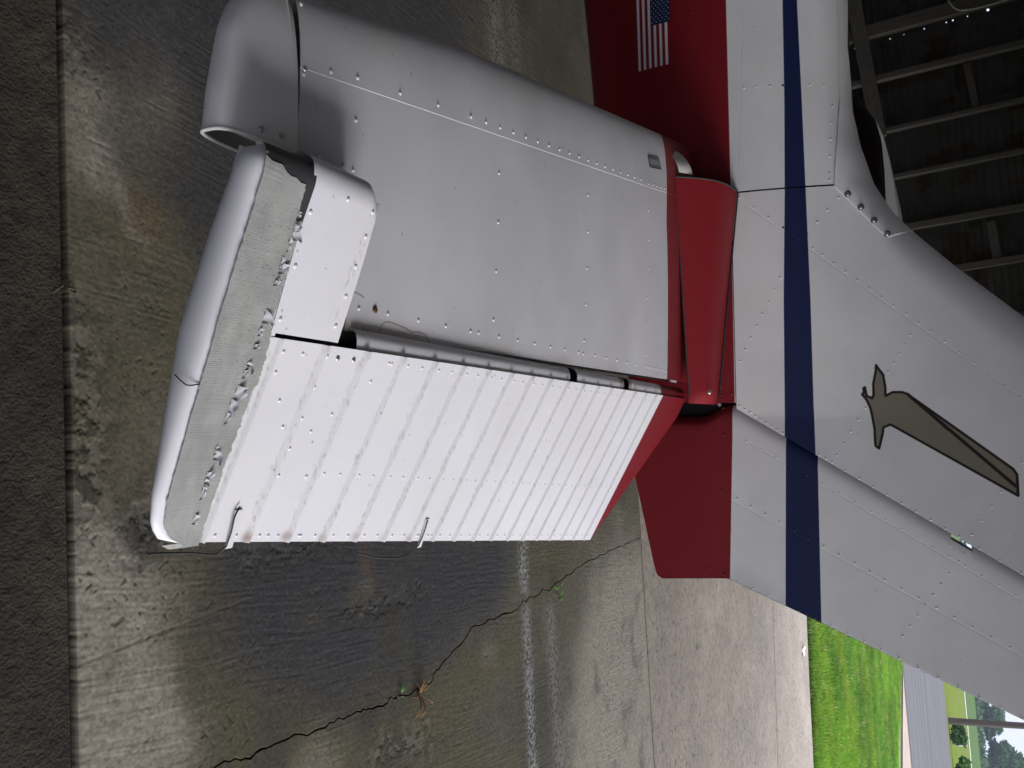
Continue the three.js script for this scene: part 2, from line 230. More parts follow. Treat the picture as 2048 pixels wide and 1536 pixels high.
const HR = 3.25;
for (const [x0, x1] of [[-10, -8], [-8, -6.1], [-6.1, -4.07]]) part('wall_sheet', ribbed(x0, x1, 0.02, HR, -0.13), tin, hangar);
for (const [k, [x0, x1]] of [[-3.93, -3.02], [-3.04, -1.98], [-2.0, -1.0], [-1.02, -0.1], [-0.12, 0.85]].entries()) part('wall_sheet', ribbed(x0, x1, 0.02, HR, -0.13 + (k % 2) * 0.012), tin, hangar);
{                                                        // flat lap strip beside the first stud, pierced by nail holes that let daylight in
  const s = new THREE.Shape([[-4.09, 0], [-3.9, 0], [-3.9, HR], [-4.09, HR]].map((p) => new THREE.Vector2(...p)));
  for (const [x, y, r] of [[-3.925, 1.06, 5], [-3.93, 1.12, 7], [-3.945, 1.46, 8], [-3.955, 1.59, 6], [-3.965, 1.78, 6], [-3.975, 1.98, 6], [-3.98, 2.04, 8], [-3.985, 2.17, 5], [-4.0, 2.35, 13]]) { const h = new THREE.Path(); h.absarc(x, y, r / 1000, 0, 6.2832, true); s.holes.push(h); }
  const g = new THREE.ShapeGeometry(s, 8); g.translate(0, 0, -0.116); part('lap_strip', g, tin, hangar);
}
const stud = (x, w, y0 = 0, y1 = HR, z = -0.055, lean = 0) => part('wall_stud', new RoundedBoxGeometry(w, y1 - y0, 0.09, 1, 0.004).rotateZ(lean).translate(x, (y0 + y1) / 2, z), wood, hangar);
stud(-4.05, 0.13, 0, HR, -0.055, 0.03); for (const [x, w] of [[-3.54, 0.06], [-2.99, 0.042], [-2.5, 0.042], [-1.97, 0.065], [-1.48, 0.065], [-0.95, 0.05], [-0.42, 0.05], [0.12, 0.05], [0.8, 0.13], [-4.6, 0.05], [-5.1, 0.05], [-5.6, 0.05], [-6.1, 0.05], [-6.6, 0.05], [-7.1, 0.05], [-7.6, 0.05]]) stud(x, w, 0, HR, -0.055, 0.03 + 0.008 * (rnd() - 0.5));
const nog = (x0, x1, y, h, rz, z) => part('nogging', new RoundedBoxGeometry(x1 - x0, h, 0.05, 1, 0.003).rotateZ(rz).translate((x0 + x1) / 2, y, z), wood, hangar);
nog(-5.4, -2.9, 1.175, 0.14, 0.085, 0.025); nog(-3.48, -3.04, 2.14, 0.06, 0.1, -0.05); nog(-1.9, -1.53, 2.2, 0.08, 0.06, -0.05); nog(-10, 0.85, HR - 0.06, 0.14, 0, 0.03);
{                                                        // bracing cable tucked behind the first stud
  part('conduit', rod([[-4.32, 2.0, 0.0], [-4.12, 2.02, 0.02], [-4.02, 2.08, 0.02], [-3.99, 2.2, 0.02], [-4.0, 2.6, 0.02]], 0.009), std(lin(0.3, 0.3, 0.28), 0.6), hangar);
}
const ROOF = 4.0;                                        // eave line of the open front
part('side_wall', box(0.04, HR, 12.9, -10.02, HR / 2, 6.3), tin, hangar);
part('shading_end_wall', box(10.8, HR, 0.04, -4.6, HR / 2, 12.6), tin, hangar);  // unseen wall, set close by to cut the light from this side
part('roof_sheet', grid(1, 1, (i, j) => [lerp(-10.2, ROOF, i), HR + 0.03 + (1 - i) * 0.5, lerp(-0.35, 12.8, j), i * 12, j * 17]), bounceRoof, hangar);
part('roof_sheet', grid(1, 1, (i, j) => [lerp(-10.2, ROOF, i), HR + 0.06 + (1 - i) * 0.5, lerp(-0.35, 12.8, j), i * 12, j * 17]), bounceRoof, hangar);
part('shading_eave_beam', box(0.14, 0.5, 12.9, ROOF - 0.12, HR - 0.22, 6.25), wood, hangar);  // unseen beam, deepened to keep high sky light off the tail
for (let k = 0; k < 6; k++) part('rafter', box(13.8, 0.19, 0.05, -3.1, HR + 0.12, 0.2 + k * 2.35, 0, -0.035), wood, hangar);
for (const z of [12.5]) part('roof_post', box(0.16, HR, 0.16, ROOF - 0.12, HR / 2, z), wood, hangar);

// ---------------------------------------------------------------- the aeroplane (local axes: x aft, y up, z out to the left wing tip)
const plane = thing('light_airplane', 'white light airplane with red and blue stripes, seen at its tail under the hangar roof', 'airplane', [-0.141, 0, -2.37]);
plane.rotation.z = -4.6 * Math.PI / 180;                  // sits a little tail low
const RED = '#750f1a', WHITE = '#d9d9d9', BLUE = '#0d1c48';
const grimeTile = pixels(512, 512, (i, j) => { const f = fbm(i / 45, j / 45, 4), q = noise(i / 1.7, j / 1.7), sp = smooth(0.93, 0.975, noise(i / 3.1 + 70, j / 3.1)); const v = 0.93 + 0.09 * f + 0.02 * q - 0.3 * sp * smooth(0.5, 0.65, fbm(i / 60, j / 60 + 9, 3)); return [v, v, v * 0.995]; }, false);
const white = std(lin(0.72, 0.715, 0.735), 0.42), whiteFlat = std(lin(0.7, 0.7, 0.71), 0.6), black = std(lin(0.012, 0.012, 0.012), 0.7), steel = std(lin(0.5, 0.49, 0.47), 0.35, { metalness: 0.9 });
const redPaint = new THREE.MeshPhysicalMaterial({ color: RED, roughness: 0.62, specularIntensity: 0.6, side: THREE.DoubleSide });
function speckle(g, w, h, n, dark = 0.35) { for (let k = 0; k < n; k++) { const r = 0.4 + 1.4 * rnd() ** 3; g.fillStyle = `rgba(60,52,44,${dark * (0.3 + 0.7 * rnd())})`; g.beginPath(); g.ellipse(w * rnd(), h * rnd(), r, r * (0.7 + 0.8 * rnd()), 0, 0, 6.3); g.fill(); } }
function dirty(g, w, h, amp, sc) { const im = g.getImageData(0, 0, w, h), d = im.data; for (let y = 0; y < h; y++) for (let x = 0; x < w; x++) { const k = (y * w + x) * 4, v = 1 + amp * (fbm(x / sc, y / sc, 4) - 0.5) * 2 + 0.02 * (noise(x / 1.3, y / 1.3) - 0.5); d[k] *= v; d[k + 1] *= v; d[k + 2] *= v * (1 + 0.03 * (fbm(x / sc + 50, y / sc, 2) - 0.5)); } g.putImageData(im, 0, 0); }
// side paint: body x (aft) runs right, body y up. scale in pixels per metre
const SX0 = -1.5, SY0 = 0.66, SPM = 900, SW = 1980, SH = 1260;
const sxy = (a, b) => [(a - SX0) * SPM, SH - (b - SY0) * SPM];
function poly(g, pts) { g.beginPath(); pts.forEach((p, k) => { const q = sxy(...p); k ? g.lineTo(...q) : g.moveTo(...q); }); g.closePath(); }
function sidePaint(redTop, blueLow, blueTop, extra) {
  const [c, g] = canvas(SW, SH); g.fillStyle = WHITE; g.fillRect(0, 0, SW, SH);
  g.fillStyle = RED; poly(g, [[-2, 0], ...redTop, [2, 0]]); g.fill();
  g.fillStyle = BLUE; poly(g, [...blueLow, ...blueTop]); g.fill();
  dirty(g, SW, SH, 0.035, 90); speckle(g, SW, SH, 500, 0.3);
  extra?.(g); return canvasMap(c);
}
const finMap = sidePaint([[-2, 1.165], [-0.6, 1.166], [0.1, 1.163]], [[-2, 1.33], [-1.03, 1.303], [-0.78, 1.303], [-0.56, 1.3], [-0.3, 1.293], [0.2, 1.289]], [[0.2, 1.369], [-0.03, 1.361], [-0.3, 1.357], [-0.546, 1.35], [-0.77, 1.344], [-1.02, 1.336], [-2, 1.35]], (g) => {
  // emblem: taupe shape edged in black
  const mark = [[-0.129, 1.508], [-0.112, 1.507], [-0.085, 1.5015], [-0.056, 1.502], [-0.048, 1.498], [-0.054, 1.486], [-0.075, 1.482], [-0.0725, 1.479], [-0.063, 1.48], [-0.057, 1.476], [-0.044, 1.486], [-0.025, 1.494], [-0.007, 1.498], [0.03, 1.504], [0.06, 1.505], [0.069, 1.506], [0.075, 1.514], [0.039, 1.522], [0.023, 1.524], [0.016, 1.54], [0.175, 1.809], [0.127, 1.807], [0.114, 1.799], [-0.059, 1.577], [-0.063, 1.566], [-0.063, 1.545], [-0.054, 1.529], [-0.074, 1.5285], [-0.105, 1.524], [-0.118, 1.515]];
  g.lineJoin = 'round'; g.fillStyle = '#7b7567'; g.strokeStyle = '#17140f'; g.lineWidth = 5; poly(g, mark); g.fill(); g.stroke();
  g.lineWidth = 6.5; g.beginPath(); g.moveTo(...sxy(-0.059, 1.577)); g.lineTo(...sxy(0.155, 1.806)); g.stroke();
  g.fillStyle = '#17140f'; poly(g, [[-0.059, 1.577], [0.03, 1.665], [0.01, 1.655]]); g.fill();
});
const tailMap = sidePaint([[-2, 1.165], [-0.6, 1.166], [0.1, 1.163]], [[-2, 1.33], [-1.03, 1.303], [-0.78, 1.303], [-0.56, 1.3], [-0.3, 1.293], [0.2, 1.289]], [[0.2, 1.369], [-0.03, 1.361], [-0.3, 1.357], [-0.546, 1.35], [-0.77, 1.344], [-1.02, 1.336], [-2, 1.35]], (g) => {
  // flag decal: thirteen stripes, blue field with fifty stars in staggered rows
  const fx0 = -1.118, fx1 = -0.925, fy0 = 0.915, fy1 = 1.018, fh = fy1 - fy0, fl = fx1 - fx0;
  const rect = (a0, a1, b0, b1) => { const p = sxy(a0, b1), q = sxy(a1, b0); g.fillRect(p[0], p[1], q[0] - p[0], q[1] - p[1]); };
  for (let k = 0; k < 13; k++) { g.fillStyle = k % 2 ? '#d8d4d8' : RED; rect(fx0, fx1, fy1 - (k + 1) * fh / 13, fy1 - k * fh / 13); }
  g.fillStyle = '#131f45'; rect(fx0, fx0 + 0.44 * fl, fy1 - 7 * fh / 13, fy1);
  g.fillStyle = '#e4e4ea'; for (let r = 0; r < 9; r++) for (let k = 0; k < (r % 2 ? 5 : 6); k++) { const [x, y] = sxy(fx0 + 0.44 * fl * ((k + (r % 2 ? 1 : 0.5)) / 6), fy1 - 7 * fh / 13 * (r + 0.75) / 9.5); g.beginPath(); for (let s = 0; s < 10; s++) { const a = s * Math.PI / 5 - Math.PI / 2, rr = s % 2 ? 0.9 : 2.1; g.lineTo(x + rr * Math.cos(a), y + rr * Math.sin(a)); } g.fill(); }
});
const rudderMap = sidePaint([[-2, 1.153], [0.05, 1.153], [0.6, 1.138]], [[-2, 1.292], [0.07, 1.291], [0.7, 1.284]], [[0.7, 1.377], [0.12, 1.369], [-2, 1.37]]);
const seamBump = (lines) => { const [c, g] = canvas(SW, SH); g.fillStyle = '#c0c0c0'; g.fillRect(0, 0, SW, SH); g.strokeStyle = '#505050'; g.lineWidth = 2; for (const l of lines) { g.beginPath(); l.forEach((p, k) => g[k ? 'lineTo' : 'moveTo'](...sxy(...p))); g.stroke(); } g.filter = 'none'; return canvasMap(c, false); };
const sideMat = (map, lines) => new THREE.MeshPhysicalMaterial({ color: 0xffffff, roughness: 0.58, specularIntensity: 0.6, side: THREE.DoubleSide, map, bumpMap: seamBump(lines), bumpScale: 0.0008 });
const finMat = sideMat(finMap, [[[-0.562, 1.175], [-0.429, 1.346], [-0.045, 1.822], [0.3, 2.25]]]);
const tailMat = sideMat(tailMap, [[[-1.5, 1.228], [-1.059, 1.208], [-0.739, 1.192], [-0.573, 1.182]]]);
const rudderMat = sideMat(rudderMap, [[[0.062, 1.183], [0.232, 1.488], [0.406, 1.796], [0.62, 2.17]], [[0.139, 0.968], [0.224, 1.148], [0.384, 1.482], [0.53, 1.783], [0.7, 2.1]], [[0.342, 0.922], [0.355, 0.969], [0.43, 1.134]], [[0.165, 0.937], [0.35, 0.972]], [[0.43, 1.14], [0.685, 1.8]]]);
const suv = (a, b) => [(a - SX0) * SPM / SW, (b - SY0) * SPM / SH];

// tailcone, fin and dorsal share one skin surface: half width at (a, b)
const upper = curve([[-3.4, 1.47], [-2.2, 1.44], [-1.06, 1.436], [-0.82, 1.446], [-0.72, 1.461], [-0.59, 1.502], [-0.51, 1.546], [-0.463, 1.59], [-0.376, 1.677], [-0.283, 1.78], [-0.24, 1.827], [0.32, 2.43]]);
const leading = curve([[1.0, -3], [1.4, -1.5], [1.436, -1.06], [1.446, -0.82], [1.461, -0.72], [1.502, -0.59], [1.546, -0.51], [1.59, -0.463], [1.677, -0.376], [1.78, -0.283], [1.827, -0.24], [2.43, 0.32]]);
const bottom = curve([[-3.6, 0.42], [-1.15, 0.715], [-0.68, 0.765], [0, 0.87]]);
const side0 = curve([[-3.6, 0.5], [-2.6, 0.36], [-1.1, 0.185], [-0.575, 0.118], [0, 0.045], [1, 0.03]]);
function halfWidth(a, b) {
  const w = lerp(side0(a), 0.045, smooth(1.2, 1.8, b));
  if (b < 1.16) return w * Math.pow(Math.max(0, 1 - Math.pow((1.16 - b) / (1.16 - bottom(a)), 2.4)), 0.5);
  const d = Math.max(0, Math.min(0.75 * (a - leading(b)), 1.15 * (upper(a) - b))), r = 0.085;
  return w * Math.sqrt(Math.max(0, 1 - (1 - Math.min(1, d / r)) ** 2));
}
const bothSides = (P, ni, nj, lift = 0) => mergeGeometries([1, -1].map((s) => grid(ni, nj, (i, j) => { const [a, b] = P(i / ni, j / nj); return [a, b, s * (halfWidth(a, b) + lift), ...suv(a, b)]; }, s < 0)));
const tailcone = part('tailcone', mergeGeometries([
  bothSides((u, v) => { const a = lerp(-3.4, -0.577, u), b0 = bottom(a), b1 = upper(a) - 0.004; return [a, v < 0.5 ? lerp(b0, 1.16, Math.sin(v * Math.PI)) : lerp(1.16, b1, Math.sin((v - 0.5) * Math.PI))]; }, 40, 40),
  bothSides((u, v) => { const a = lerp(-0.577, -0.035, u), b0 = bottom(a); return [a, lerp(b0, 1.166, Math.sin(v * Math.PI / 2))]; }, 16, 20)]), tailMat, plane, 'red lower tailcone with white and blue upper side');
part('tail_shade_sheet', grid(1, 10, (i, j) => { const b = lerp(0.88, 1.166, j / 10); return [-0.04, b, (i ? 1 : -1) * halfWidth(-0.04, b) * 0.97]; }), black, plane);  // black sheet standing in for the shade inside the tailcone
const hingeA = (b) => -0.03 + 0.578 * (b - 1.149);
const fin = part('fin', bothSides((u, v) => { const b = lerp(1.168, 2.4, v ** 1.2), a0 = Math.max(-0.573, leading(b)), t = u * u * (3 - 2 * u) * 0.35 + u * 0.65; return [lerp(a0, hingeA(b), t), b]; }, 40, 60), finMat, plane, 'white fin with blue stripe and taupe emblem');
part('fin_spar', grid(1, 1, (i, j) => { const b = lerp(1.168, 2.4, j); return [hingeA(b) - 0.025, b, (i ? 1 : -1) * 0.04]; }), black, plane);
// dorsal fairing laid over the fin root, lower edge on the seam
{
  const lo = [[-2.2, 1.405], [-1.2, 1.42], [-0.95, 1.425], [-0.78, 1.428], [-0.68, 1.424], [-0.6, 1.418], [-0.572, 1.417], [-0.55, 1.437], [-0.5, 1.481], [-0.455, 1.521], [-0.441, 1.536]];
  const top = [[-2.2, 1.439], [-1.2, 1.4365], [-0.95, 1.44], [-0.78, 1.4515], [-0.69, 1.47], [-0.62, 1.492], [-0.59, 1.501], [-0.56, 1.518], [-0.52, 1.54], [-0.475, 1.578], [-0.461, 1.591]];
  const col = (u, list) => { const x = u * (list.length - 1), k = Math.min(list.length - 2, x | 0); return [0, 1].map((q) => lerp(list[k][q], list[k + 1][q], x - k)); };
  part('dorsal_fairing', mergeGeometries([bothSides((u, v) => { const p = col(u, lo), q = col(u, top), t = Math.sin(v * Math.PI / 2); return [lerp(p[0], q[0], t), lerp(p[1], q[1], t)]; }, 40, 18, 0.0035),
    ...[1, -1].map((s) => grid(40, 1, (i, j) => { const p = col(i / 40, lo); return [p[0], p[1] - 0.0015 * j, s * (halfWidth(...p) + 0.0035 - 0.006 * j), ...suv(-0.9, 1.6)]; })), grid(8, 1, (i, j) => { const p = lo[10], q = top[10], t = i / 8, a = lerp(p[0], q[0], t) + 0.0015 * j, b = lerp(p[1], q[1], t); return [a, b, halfWidth(a, b) + 0.0035 - 0.006 * j, ...suv(-0.9, 1.6)]; })]), whiteFlat, plane);
}
// stabiliser root fairing: a tapering half round along the joint
{
  const n = 30, E = (u) => { const a = lerp(-0.575, -0.03, u); return { a, L: [lerp(0.322, 0.205, u), lerp(1.075, 1.083, u)], R: [halfWidth(a, lerp(1.182, 1.118, u)) + 0.002, lerp(1.182, 1.118, u)] }; };
  const f = (u, v) => { const e = E(u), t = v, h = lerp(0.04, 0.028, u) * Math.sin(Math.PI * t) * (u > 0.95 ? Math.sqrt(Math.max(0, 1 - ((u - 0.95) / 0.05) ** 2)) * 0.8 + 0.2 : 1); return [e.a, lerp(e.L[1], e.R[1], t) + h * 0.75, lerp(e.L[0], e.R[0], t) + h * 0.55]; };
  part('root_fairing', grid(n, 14, (i, j) => f(i / n, j / 14)), redPaint, plane, 'red tapering fairing along the stabiliser joint');
  part('fairing_gasket', rod([0, 0.2, 0.4, 0.6, 0.8, 1].map((t) => { const p = f(0, t); return [p[0] - 0.002, p[1], p[2]]; }), 0.0025), std(lin(0.02, 0.02, 0.02), 0.8), plane);
  part('fairing_gasket', rod([0, 0.25, 0.5, 0.75, 0.97].map((t) => { const p = f(t, 1); return [p[0], p[1] + 0.003, p[2] - 0.001]; }), 0.0022), std(lin(0.02, 0.02, 0.02), 0.8), plane);
  part('fairing_gasket', rod([0, 0.25, 0.5, 0.75, 0.97].map((t) => { const p = f(t, 0); return [p[0], p[1] + 0.002, p[2] + 0.001]; }), 0.0022), std(lin(0.02, 0.02, 0.02), 0.8), plane);
  // pale inner lip where the stabiliser meets the fuselage ahead of the fairing
  part('root_lip', grid(14, 4, (i, j) => { const t = i / 14, a = lerp(-0.585, -0.655, t), v = j / 4; return [a, lerp(1.088, 1.112, v) - 0.05 * t * t, lerp(0.325, 0.29, v) + 0.012 * Math.sin(t * 3)]; }), std(lin(0.5, 0.49, 0.47), 0.6), plane);
}
// rudder: deflected a little, so its skin lies just inside the fin's
{
  const LE = (b) => (b < 1.149 ? lerp(0.004, -0.03, smooth(1.07, 1.149, b)) : hingeA(b) - 0.012), cutIn = (a, b) => (b > 1.6699 && b < 1.7149 ? Math.max(a, hingeA(b) + 0.0155) : a), TE = (b) => (b < 1.138 ? curve([[0.88, 0.16], [0.936, 0.424], [0.943, 0.441], [0.958, 0.449], [1.138, 0.432]])(b) : 0.432 + 0.383 * (b - 1.138));
  const bs = []; for (let k = 0; k <= 12; k++) bs.push(lerp(0.882, 0.943, k / 12)); bs.push(0.948, 0.953, 0.958); for (let k = 1; k <= 10; k++) bs.push(lerp(0.958, 1.137, k / 10)); for (let k = 1; k <= 40; k++) bs.push(lerp(1.138, 2.42, k / 40)); bs.push(1.6698, 1.67, 1.7148, 1.715); bs.sort((a, b) => a - b);
  const hw = (a, b) => { const t = (a - LE(b)) / Math.max(0.05, 0.44), x = a - (b < 1.149 ? LE(b) : hingeA(b) - 0.012), r = b < 1.149 ? 0.02 : 0.05; return 0.004 + 0.029 * (1 - clamp(t)) * Math.sqrt(1 - (1 - Math.min(1, (x + 0.002) / r)) ** 2); };
  const skins = [1, -1].map((s) => grid(bs.length - 1, 24, (i, j) => { const b = bs[i], a = cutIn(lerp(LE(b), TE(b), (j / 24) ** 1.2), b); return [a, b, s * hw(a, b), ...suv(a, b)]; }, s > 0));
  const rim = [-1, 1].map((s) => grid(bs.length - 1, 1, (i, j) => { const b = bs[i], a = TE(b) + 0.001; return [a, b, (j ? 1 : -1) * 0.0035, ...suv(a, b)]; }));
  part('rudder', mergeGeometries([...skins, rim[0]]), rudderMat, plane, 'red, white and blue rudder behind the fin');
}
// rivets: domed heads, each a piece of the panel it holds
const dome = new THREE.SphereGeometry(1, 10, 4, 0, 6.2832, 0, Math.PI / 2); dome.scale(1, 0.62, 1);
const Y = new THREE.Vector3(0, 1, 0), qq = new THREE.Quaternion();
function rivet(parent, p, n, r, m) { const o = part('rivet', dome, m, parent); o.position.set(...p); o.quaternion.setFromUnitVectors(Y, new THREE.Vector3(...n).normalize()); o.scale.setScalar(r); return o; }
function heads(name, list, r, m, parent) {               // many small heads as one piece
  const g = list.map(([p, n]) => dome.clone().applyMatrix4(new THREE.Matrix4().compose(new THREE.Vector3(...p), qq.setFromUnitVectors(Y, new THREE.Vector3(...n).normalize()), new THREE.Vector3(r, r, r))));
  const o = part(name, mergeGeometries(g), m, parent); o.userData.kind = 'stuff'; return o;
}
const line = (a, b, n, ends = true) => Array.from({ length: n }, (_, k) => { const t = n < 2 ? 0 : k / (n - 1); return [lerp(a[0], b[0], t), lerp(a[1], b[1], t)]; });
const rv = std(lin(0.68, 0.67, 0.68), 0.35), rvBlue = std(new THREE.Color(BLUE), 0.35);
function finRivets(list, r = 0.003) { for (const [a, b] of list) { const blue = b > 1.29 && b < 1.355; rivet(fin, [a, b, halfWidth(a, b) - 0.0004], [0, 0, 1], r, blue ? rvBlue : b < 1.166 ? redPaint : rv); } }
finRivets([...line([-0.562, 1.189], [-0.422, 1.365], 6), ...line([-0.405, 1.386], [-0.23, 1.603], 9), ...line([-0.21, 1.628], [-0.051, 1.814], 7)]);
finRivets([...line([-0.543, 1.425], [-0.458, 1.351], 4), ...line([-0.353, 1.285], [-0.144, 1.18], 8), ...line([-0.201, 1.585], [-0.112, 1.535], 5), ...line([-0.024, 1.483], [0.094, 1.417], 5)]);
finRivets([...line([-0.027, 1.176], [0.042, 1.285], 9), ...line([0.095, 1.374], [0.112, 1.405], 3), ...line([0.132, 1.437], [0.26, 1.659], 8), ...line([0.277, 1.688], [0.351, 1.813], 4), [0.202, 1.756], [0.168, 1.775], [0.098, 1.816], [0.237, 1.735], [0.271, 1.715]]);
for (const [a, b] of [...line([-0.77, 1.412], [-0.604, 1.405], 5), [-0.588, 1.405], ...line([-0.833, 1.206], [-0.821, 1.394], 7)]) rivet(tailcone, [a, b, halfWidth(a, b) - 0.0004], [0, 0, 1], 0.003, b > 1.285 && b < 1.345 ? rvBlue : rv);
for (const [a, b] of line([-0.55, 1.447], [-0.449, 1.535], 4)) { rivet(fin, [a, b, halfWidth(a, b) + 0.0035], [-0.2, 0.2, 1], 0.0062, steel); const s = part('screw_washer', new THREE.TorusGeometry(0.0066, 0.0016, 6, 14), std(lin(0.06, 0.06, 0.055), 0.7), fin); s.position.set(a, b, halfWidth(a, b) + 0.0038); }
{
  const hw = (a, b) => { const le = b < 1.149 ? 0 : -0.012 + 0.566 * (b - 1.149); return 0.004 + 0.027 * (1 - clamp((a - le) / 0.44)); };
  const at = ([a, b]) => [[a, b, hw(a, b) - 0.0003], [0.06, 0, 1]];
  const R = [...line([0.066, 1.19], [0.232, 1.495], 9), ...line([0.25, 1.528], [0.406, 1.803], 9), [0.303, 1.668], [0.338, 1.687], [0.32, 1.697], [0.291, 1.705], [0.281, 1.689], ...line([0.219, 1.165], [0.382, 1.491], 10), ...line([0.398, 1.524], [0.527, 1.792], 8), ...line([0.368, 1.666], [0.532, 1.564], 7), ...line([0.438, 1.165], [0.572, 1.515], 10), ...line([0.588, 1.555], [0.689, 1.815], 7)];
  const blue = R.filter(([, b]) => b > 1.291 && b < 1.374), rest = R.filter(([, b]) => !(b > 1.291 && b < 1.374));
  heads('rivet_heads', rest.map(at), 0.0026, rv, plane); heads('rivet_heads', blue.map(at), 0.003, rvBlue, plane);
  heads('rivet_heads', [...line([0.148, 1.003], [0.2, 1.12], 4), [0.357, 0.962], [0.361, 0.974], ...line([0.377, 1.014], [0.424, 1.128], 4), ...line([0.189, 0.927], [0.279, 0.947], 3), ...line([0.048, 1.06], [0.132, 1.008], 4), [0.03, 1.09], [0.06, 1.1], [0.05, 1.13], [0.09, 1.12]].map(at), 0.003, redPaint, plane);
  heads('rivet_heads', [...line([-1.3, 1.075], [-0.62, 1.085], 22), ...line([-0.52, 1.18 - 0.03], [-0.08, 1.13], 9), ...line([-0.05, 1.1], [-0.06, 1.155], 3)].map(([a, b]) => [[a, b, halfWidth(a, b) - 0.0004], [0, -0.1, 1]]), 0.0032, redPaint, plane);
}
// hinge bay at the foot of the fin, its shade painted as black sheets
part('bay_shade', mergeGeometries([grid(1, 1, (i, j) => [lerp(-0.06, 0.03, i), lerp(0.97, 1.16, j), -0.012]), grid(1, 8, (i, j) => { const b = lerp(0.97, 1.149, j / 8); return [lerp(0.008, -0.022, smooth(1.07, 1.149, b)), b, (i ? 1 : -1) * 0.012]; })]), black, plane);
part('daylight_scrap', mergeGeometries([box(0.009, 0.008, 0.004, -0.03, 1.117, 0.02, 0, 0.3), box(0.006, 0.01, 0.006, -0.012, 1.14, 0.02, 0, 0.5), box(0.004, 0.004, 0.004, -0.02, 1.128, 0.02)]), std(lin(0.75, 0.72, 0.72), 0.5), plane);  // pale scraps stand in for daylight showing through the gaps
rivet(plane, [-0.06, 1.125, 0.165], [0, 0.6, 1], 0.006, steel);

// ---------------------------------------------------------------- stabiliser (left)
const LEs = (s) => -0.728 + 0.168 * s + 0.018 * smooth(1.3, 1.7, s), TEs = -0.0865;
const chordLine = 1.05, chordAt = (t) => 1.058 - 0.0175 * t;
function foil(t, s) { const T = lerp(0.058, 0.05, s / 1.7), x = t * 0.667; return 5 * T * (0.2969 * Math.sqrt(x) - 0.126 * x - 0.3516 * x * x + 0.2843 * x ** 3 - 0.1015 * x ** 4); }
const along = (a, s) => clamp((a - LEs(s)) / (TEs - LEs(s))), topOf = (a, s) => chordAt(along(a, s)) + foil(along(a, s), s);
const botOf = (a, s) => chordAt(along(a, s)) - foil(along(a, s), s);
const seamS = (s) => -0.572 + 0.135 * s;
const stab = group('stabilizer', plane, 'white left stabiliser with red root band');
// paint of the stabiliser's upper side: x = span, y = chord
const [stC, stG] = canvas(1800, 740);
{
  const g = stG, X = (s) => s * 1000, Z = (a) => (a + 0.74) * 1000; g.fillStyle = '#bfbec2'; g.fillRect(0, 0, 1800, 740);
  g.fillStyle = RED; g.beginPath(); [[-0.1, -1], [0.4, -1], [0.396, -0.62], [0.397, -0.45], [0.318, -0.1], [0.315, 0], [-0.1, 0]].forEach(([s, a]) => g.lineTo(X(s), Z(a))); g.fill();
  dirty(g, 1800, 740, 0.05, 110); speckle(g, 1800, 740, 700, 0.35);
  // flaked paint, oil film and rust marks along the trailing edge
  g.filter = 'blur(6px)'; g.fillStyle = 'rgba(120,100,70,0.2)'; for (const [s, w] of [[1.55, 0.07], [1.47, 0.05], [1.2, 0.06], [0.95, 0.05], [0.7, 0.03]]) { g.beginPath(); g.ellipse(X(s), Z(-0.09), w * 1000, 5, 0, 0, 7); g.fill(); }
  g.filter = 'none'; g.beginPath(); [[-0.084, 1.507], [-0.098, 1.506], [-0.104, 1.499], [-0.105, 1.49], [-0.101, 1.455], [-0.097, 1.438], [-0.099, 1.424], [-0.097, 1.405], [-0.084, 1.392]].forEach(([a, s]) => g.lineTo(X(s), Z(a))); g.fillStyle = 'rgba(190,183,176,0.4)'; g.fill(); g.strokeStyle = 'rgba(80,70,58,0.6)'; g.lineWidth = 1.3; g.stroke();
  g.fillStyle = 'rgba(120,40,30,0.6)'; for (let k = 0; k < 40; k++) g.fillRect(X(1.57 - 0.05 * rnd()), Z(-0.094 + 0.008 * rnd()), 1 + rnd() * 2, 1);
  g.strokeStyle = 'rgba(50,44,38,0.7)'; g.lineWidth = 1.2; g.beginPath(); g.moveTo(X(1.575), Z(-0.13)); g.quadraticCurveTo(X(1.56), Z(-0.133), X(1.545), Z(-0.127)); g.stroke();
}
const stabMat = std(0xffffff, 0.6, { map: canvasMap(stC), side: THREE.DoubleSide });
const stuv = (a, s) => [s * 1000 / 1800, 1 - (a + 0.74) * 1000 / 740];
const CUT = 1.574, cutA = -0.25, cutS = () => CUT;                       // the tip is cut back to clear the elevator's horn
part('skin_panel', mergeGeometries([[0.1, CUT, TEs], [CUT, 1.6815, cutA]].map(([s0, s1, end], n) => grid(26, 26, (i, j) => { const v = j / 26, sg = lerp(s0, s1, i / 26), a = lerp(seamS(sg) - 0.02, end, v), s = n ? sg : lerp(s0, cutS(a), i / 26); return [a, topOf(a, s), s, ...stuv(a, s)]; }))), stabMat, stab);
part('underside_panel', mergeGeometries([[0.1, CUT, TEs], [CUT, 1.684, cutA]].map(([s0, s1, end]) => grid(20, 14, (i, j) => { const s = lerp(s0, s1, i / 20), t = (j / 14) ** 2, a = lerp(LEs(s), end, t); return [a, botOf(a, s), s, ...stuv(-0.3, 1.2)]; }))), white, stab);
part('closing_rib', mergeGeometries([grid(10, 1, (i, j) => { const a = lerp(cutA, TEs, i / 10); return [a, topOf(a, CUT) - (j ? 0.0002 : 0.004), cutS(a) - 0.0005]; }), grid(6, 1, (i, j) => { const s = lerp(CUT, 1.684, i / 6); return [cutA - 0.004, j ? topOf(cutA, s) - 0.001 : botOf(cutA, s), s]; })]), white, stab);
part('trailing_web', grid(8, 1, (i, j) => { const s = lerp(0.1, CUT, i / 8); return [TEs - 0.008, j ? topOf(TEs, s) - 0.002 : botOf(TEs, s), s]; }), black, stab);
